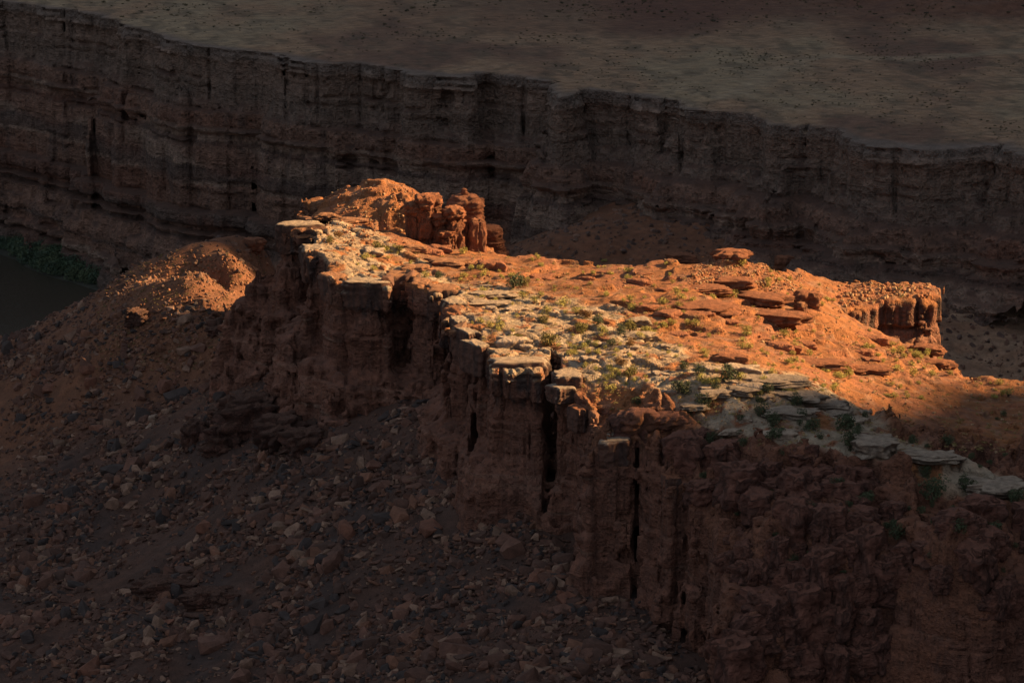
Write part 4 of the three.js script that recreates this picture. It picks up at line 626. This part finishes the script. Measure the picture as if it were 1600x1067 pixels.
function bush(px, py, r, kind, label, group) {
  const [x, y, z] = hit(px, py), set = kind === 'sage' ? SAGE : JUNIPER, v = set[Math.floor(R2() * 4)], o = new THREE.Group();
  const f = new THREE.Mesh(v[0], LEAF[kind]), t = new THREE.Mesh(v[1], bark); f.name = 'foliage'; t.name = 'stem'; o.add(f, t);
  o.position.set(x, y - 0.08, z); o.rotation.y = R2() * 6.28; o.scale.set(r, r * (0.85 + 0.3 * R2()), r);
  return thing(o, kind === 'sage' ? 'desert_shrub' : 'juniper', label, kind === 'sage' ? 'shrub' : 'juniper bush', group);
}
[[803, 450, 2.5, 'dark', 'big dark juniper with a long shadow on the sunlit orange slope'], [820, 447, 1.5, 'olive', 'olive bush touching the right side of the big dark juniper'], [850, 505, 1.5, 'olive', 'olive juniper in the middle of the white pavement'], [862, 540, 2.2, 'olive', 'largest olive juniper on the white pavement above the deep crack'], [811, 530, 1.2, 'olive', 'small olive bush left of the largest olive juniper'], [910, 520, 1.9, 'olive', 'olive juniper right of the largest one on the white pavement'], [935, 508, 1.7, 'dark', 'round dark green juniper on the sunlit pavement'], [915, 497, 1.7, 'rust', 'grey brown shrub behind the round dark green juniper'], [920, 540, 1.0, 'dark', 'small dark juniper below the olive one at the right of the pavement'], [955, 541, 1.3, 'dark', 'low dark shrub near the end of the sunlit pavement'], [985, 522, 1.7, 'olive', 'olive juniper by the sunlit white knob'], [970, 522, 1.5, 'dark', 'dark shrub left of the sunlit white knob'], [1013, 522, 1.2, 'sage', 'bright yellow green shrub right of the sunlit white knob'], [985, 545, 1.4, 'rust', 'rusty shrub below the sunlit white knob'], [972, 572, 1.5, 'rust', 'rusty orange bush at the edge of the shade'], [983, 590, 1.8, 'olive', 'olive bush just above the shaded red hollow'], [958, 580, 1.0, 'sage', 'yellow shrub left of the rusty orange bush'],
 [1138, 594, 2.4, 'dark', 'round dark juniper standing alone above the shaded white slabs'], [1094, 586, 1.5, 'dark', 'dark shrub left of the lone round juniper'], [1068, 578, 1.2, 'dark', 'small dark shrub at the start of the shade'], [1064, 616, 2.2, 'dark', 'dark green juniper in the shade below the white pavement'], [1118, 612, 1.2, 'dark', 'small shaded shrub on the cracked pale slab'], [1100, 640, 2.0, 'dark', 'shaded juniper left of the stepped pale slab'], [1200, 615, 1.6, 'dark', 'shaded juniper among the pale slabs'], [1245, 634, 1.6, 'dark', 'shaded juniper on the stepped pale slabs'], [1268, 626, 1.2, 'dark', 'small shaded juniper near the layered pale block'], [1188, 652, 1.7, 'dark', 'shaded juniper below the stepped pale slab'], [1208, 668, 1.8, 'dark', 'first of two shaded junipers close together under the white ledge'], [1208, 690, 1.9, 'dark', 'second of two shaded junipers close together under the white ledge'], [1270, 672, 1.9, 'dark', 'shaded shrub left of the tall juniper at the ledge end'], [1324, 674, 2.4, 'dark', 'tall dark juniper at the right end of the white ledge'], [1330, 705, 2.2, 'dark', 'shaded juniper below the tall one at the ledge end'], [1190, 630, 1.1, 'dark', 'tiny shaded shrub between pale slabs'],
 [1457, 782, 2.9, 'dark', 'large dark juniper on the shaded slope at the right'], [1520, 770, 2.1, 'dark', 'shaded juniper beside the large grey white slab'], [1350, 790, 1.9, 'dark', 'shaded juniper on the red domes'], [1310, 768, 1.6, 'dark', 'shaded bush at the top of the red domes'], [1400, 842, 1.8, 'dark', 'shaded shrub low on the red domes'], [1500, 832, 2.1, 'dark', 'dark shrub on the lower right terrace'], [1550, 838, 2.0, 'dark', 'dark shrub right of another on the lower right terrace'], [1590, 790, 2.0, 'dark', 'dark juniper at the right edge under the big slab'], [1320, 820, 1.5, 'dark', 'shaded juniper in the gully between the red domes'], [1110, 695, 1.3, 'dark', 'single small shrub on top of the shaded red boulders'], [995, 640, 1.4, 'dark', 'shaded shrub beside the rounded red boulder'], [1075, 660, 1.1, 'dark', 'shaded shrub above the wide red boulder'],
 [590, 394, 1.9, 'olive', 'olive juniper near the left end of the white top'], [624, 394, 1.3, 'olive', 'smaller olive juniper below the dome hill'], [570, 405, 1.3, 'sage', 'sunlit shrub above the wide overhanging slab'], [515, 380, 1.2, 'olive', 'olive shrub behind the narrow pale topped block'], [530, 374, 1.4, 'rust', 'brown shrub on the tan ledges behind the tower'], [582, 424, 1.1, 'sage', 'pale shrub just behind the wide overhanging slab'], [685, 434, 1.2, 'dark', 'dark low shrub behind the orange topped block'], [664, 434, 1.2, 'sage', 'yellow shrub behind the alcove'],
 [840, 406, 1.0, 'sage', 'bright shrub on the skyline left of the middle'], [944, 410, 1.0, 'sage', 'bright shrub on the middle of the skyline'], [985, 424, 1.6, 'sage', 'wide yellow shrub below the skyline'], [880, 478, 1.9, 'sage', 'tall yellow green shrub with a shadow at the edge of the white pavement'], [836, 474, 1.3, 'sage', 'grey green shrub left of the tall yellow green one'], [1145, 464, 1.3, 'sage', 'bright upright shrub in front of the undercut ledge rock'], [1057, 460, 1.2, 'sage', 'sunlit shrub on the smooth orange tongue'], [1355, 548, 1.4, 'sage', 'yellow shrub beside the smooth red rocks at the right'], [1226, 528, 1.3, 'sage', 'bright yellow shrub below the dark hollow'], [1243, 548, 1.7, 'sage', 'broad yellow shrub on the red slope below the dark hollow'], [1266, 556, 1.1, 'sage', 'small bright shrub right of the broad yellow shrub'], [1295, 470, 1.4, 'sage', 'dull green shrub in the saddle'], [1432, 558, 1.3, 'sage', 'shrub in front of the flat red rock'], [1402, 580, 1.4, 'sage', 'yellow green shrub above the stony slope']]
  .forEach(([px, py, r, kind, label]) => bush(px, py, r, kind, label));
for (let n = 0, tries = 0; n < 270 && tries < 4000; tries++) {
  const px = 520 + R2() * 1060, py = 385 + R2() * 240, [x, y, z] = hit(px, py); if (ridgeDistance(x, z) < 3 || fbm2(x / 14, z / 14 + 9, 2) < R2() * 0.6 - 0.25) continue; n++;
  const part = px < 730 ? 'tan ledges at the left end of the ridge' : px < 1030 ? 'middle of the sunlit ridge top' : px < 1250 ? 'red slope in front of the skyline rocks' : 'stony red slope at the right';
  later(bush(px, py, 0.6 + 0.85 * R2() ** 2, 'sage', ''), 'ridge', px, py, 'small yellow green shrub', 'small shrubs, ' + part);
}
for (let n = 0; n < 80; n++) { const px = 1080 + R2() * 520, py = 640 + R2() * 270, [x, y, z] = hit(px, py); if (ridgeDistance(x, z) < 3) continue; later(bush(px, py, 0.6 + 0.8 * R2() ** 2, 'dark', ''), 'ridge', px, py, 'small dark shrub in the shade', 'small dark shrubs in the shade'); }
{
  const tuft = crown(600, 60, 0.22, 0.7, 3), tufts = [];
  for (let i = 0; i < 6500; i++) { const [x, y, z] = hit(520 + R2() * 1080, 380 + R2() * 330); if (ridgeDistance(x, z) < 1.5 || fbm2(x / 10, z / 10, 2) < R2() - 0.5) continue; const s = 0.25 + 0.5 * R2() ** 2; tufts.push([x, y, z, s, s, s, R2() * 6.28, 0, 0]); }
  scatter('grass_tufts', 'dry yellow tufts of grass on the ridge top', tuft, leaf('dry grass', [1, 1, 1]), tufts, () => pick([[0.36, 0.29, 0.13], [0.26, 0.22, 0.08], [0.38, 0.28, 0.14]]));
  const patch = []; for (let i = 0; i < 620; i++) { const [x, y, z] = hit(150 + R2() * 270, 392 + R2() * 190); if (ridgeDistance(x, z) > -1) continue; const s = 0.3 + 0.4 * R2(); patch.push([x, y, z, s, s, s, R2() * 6.28, 0, 0]); }
  scatter('slope_tufts', 'dry tufts on the red slope left of the tower', tuft, leaf('dry tuft', [1, 1, 1]), patch, () => pick([[0.2, 0.15, 0.07], [0.15, 0.13, 0.06]]));
  const thicket = []; for (let i = 0; i < 9000 && thicket.length < 2600; i++) { const [x, z] = up(-40 + R2() * 400, 300 + R2() * 180, -3), h = low(x, z); if (h < -4.7 || h > 5) continue; const s = 1.3 + 2.6 * R2(); thicket.push([x, h, z, s, s * 1.1, s, R2() * 6.28, 0, 0]); }
  scatter('riverside_thicket', 'dark green thicket on the far river bank', SAGE[1][0], leaf('thicket green', [1, 1, 1]), thicket, () => pick([[0.06, 0.1, 0.06], [0.08, 0.11, 0.06], [0.05, 0.085, 0.06]]));
  const shrubs = []; for (let i = 0; i < 16000; i++) { const [x, z] = up(-100 + R2() * 1800, -60 + R2() * 280, 88); if (farDistance(x, z) < 4) continue; const far = smooth(-1050, -1180, z); if (fbm2(x / 30, z / 40, 3) + 0.2 * far < R2() * 0.9 - 0.2) continue; const s = 0.25 + 0.3 * R2() ** 2 + 0.9 * far * R2() ** 9; shrubs.push([x, Math.max(PL.h(x, z), z > -1000 ? 0 : 0), z, s, s * 0.8, s, R2() * 6.28, 0, 0]); }
  scatter('plateau_scrub', 'low dark scrub dotted over the far plateau', SAGE[0][0], leaf('scrub', [1, 1, 1]), shrubs, () => pick([[0.05, 0.055, 0.035], [0.1, 0.09, 0.05], [0.14, 0.12, 0.07]]));
  const talus = []; for (let i = 0; i < 9000; i++) { const x = -120 + R2() * 300, z = -970 + R2() * 150; if (ridgeDistance(x, z) > 0 || farDistance(x, z) > -14) continue; const s = 0.2 + 1.1 * R2() ** 3; talus.push([x, low(x, z) + 0.2 * s, z, s, s * 0.7, s, R2() * 6.28, R2(), R2()]); }
  scatter('far_rubble', 'dark rubble at the foot of the far canyon wall', BOULDERS[0], white1, talus, () => pick([[0.2, 0.12, 0.09], [0.14, 0.09, 0.075], [0.24, 0.14, 0.1]]));
}
for (const [px, py, words] of [[465, 370, 'leftmost cliff tower'], [575, 455, 'wide overhanging slab'], [640, 480, 'alcove'], [693, 460, 'orange topped streaked block'], [580, 320, 'dome hill'], [730, 350, 'hoodoo'], [803, 445, 'big juniper with long shadow'], [862, 535, 'largest olive juniper'], [935, 505, 'round dark green juniper'], [812, 580, 'broad striped block'], [858, 570, 'deep crack'], [1000, 512, 'sunlit white knob'], [960, 690, 'lone pale topped block'], [1062, 400, 'flat topped skyline rock'], [1143, 396, 'domed skyline rock'], [1090, 485, 'largest orange rock tongue'], [1145, 448, 'undercut ledge rock'], [1215, 500, 'tongue by the dark hollow'], [1262, 478, 'upright red rock'], [1138, 590, 'lone dark round juniper'], [1205, 600, 'long flat pale slab'], [1324, 665, 'tall juniper at ledge end'], [1366, 695, 'squared white slab'], [1457, 775, 'large dark right hand juniper'], [1465, 566, 'whale backed red rock'], [1552, 760, 'large grey white slab'], [1390, 450, 'right hand cliff top'], [1345, 580, 'low orange right hand ledge'], [640, 415, 'slab behind the alcove'], [985, 425, 'wide yellow skyline shrub'], [910, 520, 'olive pavement juniper']]) landmark('ridge', px, py, words);
for (const [px, py, words] of [[112, 528, 'pale pointed skyline boulder'], [276, 622, 'leaning dark bluish block'], [238, 657, 'small white rock'], [323, 607, 'high blocky brown boulder'], [140, 604, 'reddish cube shaped boulder'], [60, 612, 'low tan boulder'], [516, 888, 'large upright block'], [606, 812, 'long dark plank slab'], [694, 852, 'pale upright splinter'], [714, 1020, 'big brown ledge boulder'], [140, 1046, 'big bottom left boulder'], [384, 1044, 'light cube by bottom edge'], [333, 1012, 'wide layered boulder'], [490, 980, 'low dark blocky boulder'], [85, 903, 'long tilted brown boulder'], [175, 792, 'speckled pale boulder'], [318, 830, 'rounded reddish boulder'], [430, 858, 'brown wedge boulder'], [50, 790, 'tall left edge boulder'], [860, 830, 'foot of the deep crack'], [620, 690, 'scree chute below the alcove'], [400, 690, 'bulging foot of the tower'], [870, 960, 'foot of the tall red wall'], [205, 572, 'brown upper left boulder']]) landmark('scree', px, py, words);
for (const [px, py, words] of [[960, 690, 'lone pale topped block'], [1054, 748, 'small dark rim block'], [1350, 790, 'juniper on the red domes'], [1400, 842, 'low shaded shrub'], [1320, 820, 'gully juniper'], [1110, 695, 'single small shrub'], [1000, 665, 'rounded shaded boulder'], [1130, 1000, 'bottom of the tall wall'], [1450, 1000, 'dark bottom right cliff'], [1300, 1060, 'bottom edge centre right'], [1210, 690, 'pair of shaded junipers']]) landmark('flank', px, py, words);
settleLabels();
renderer.render(scene, camera);
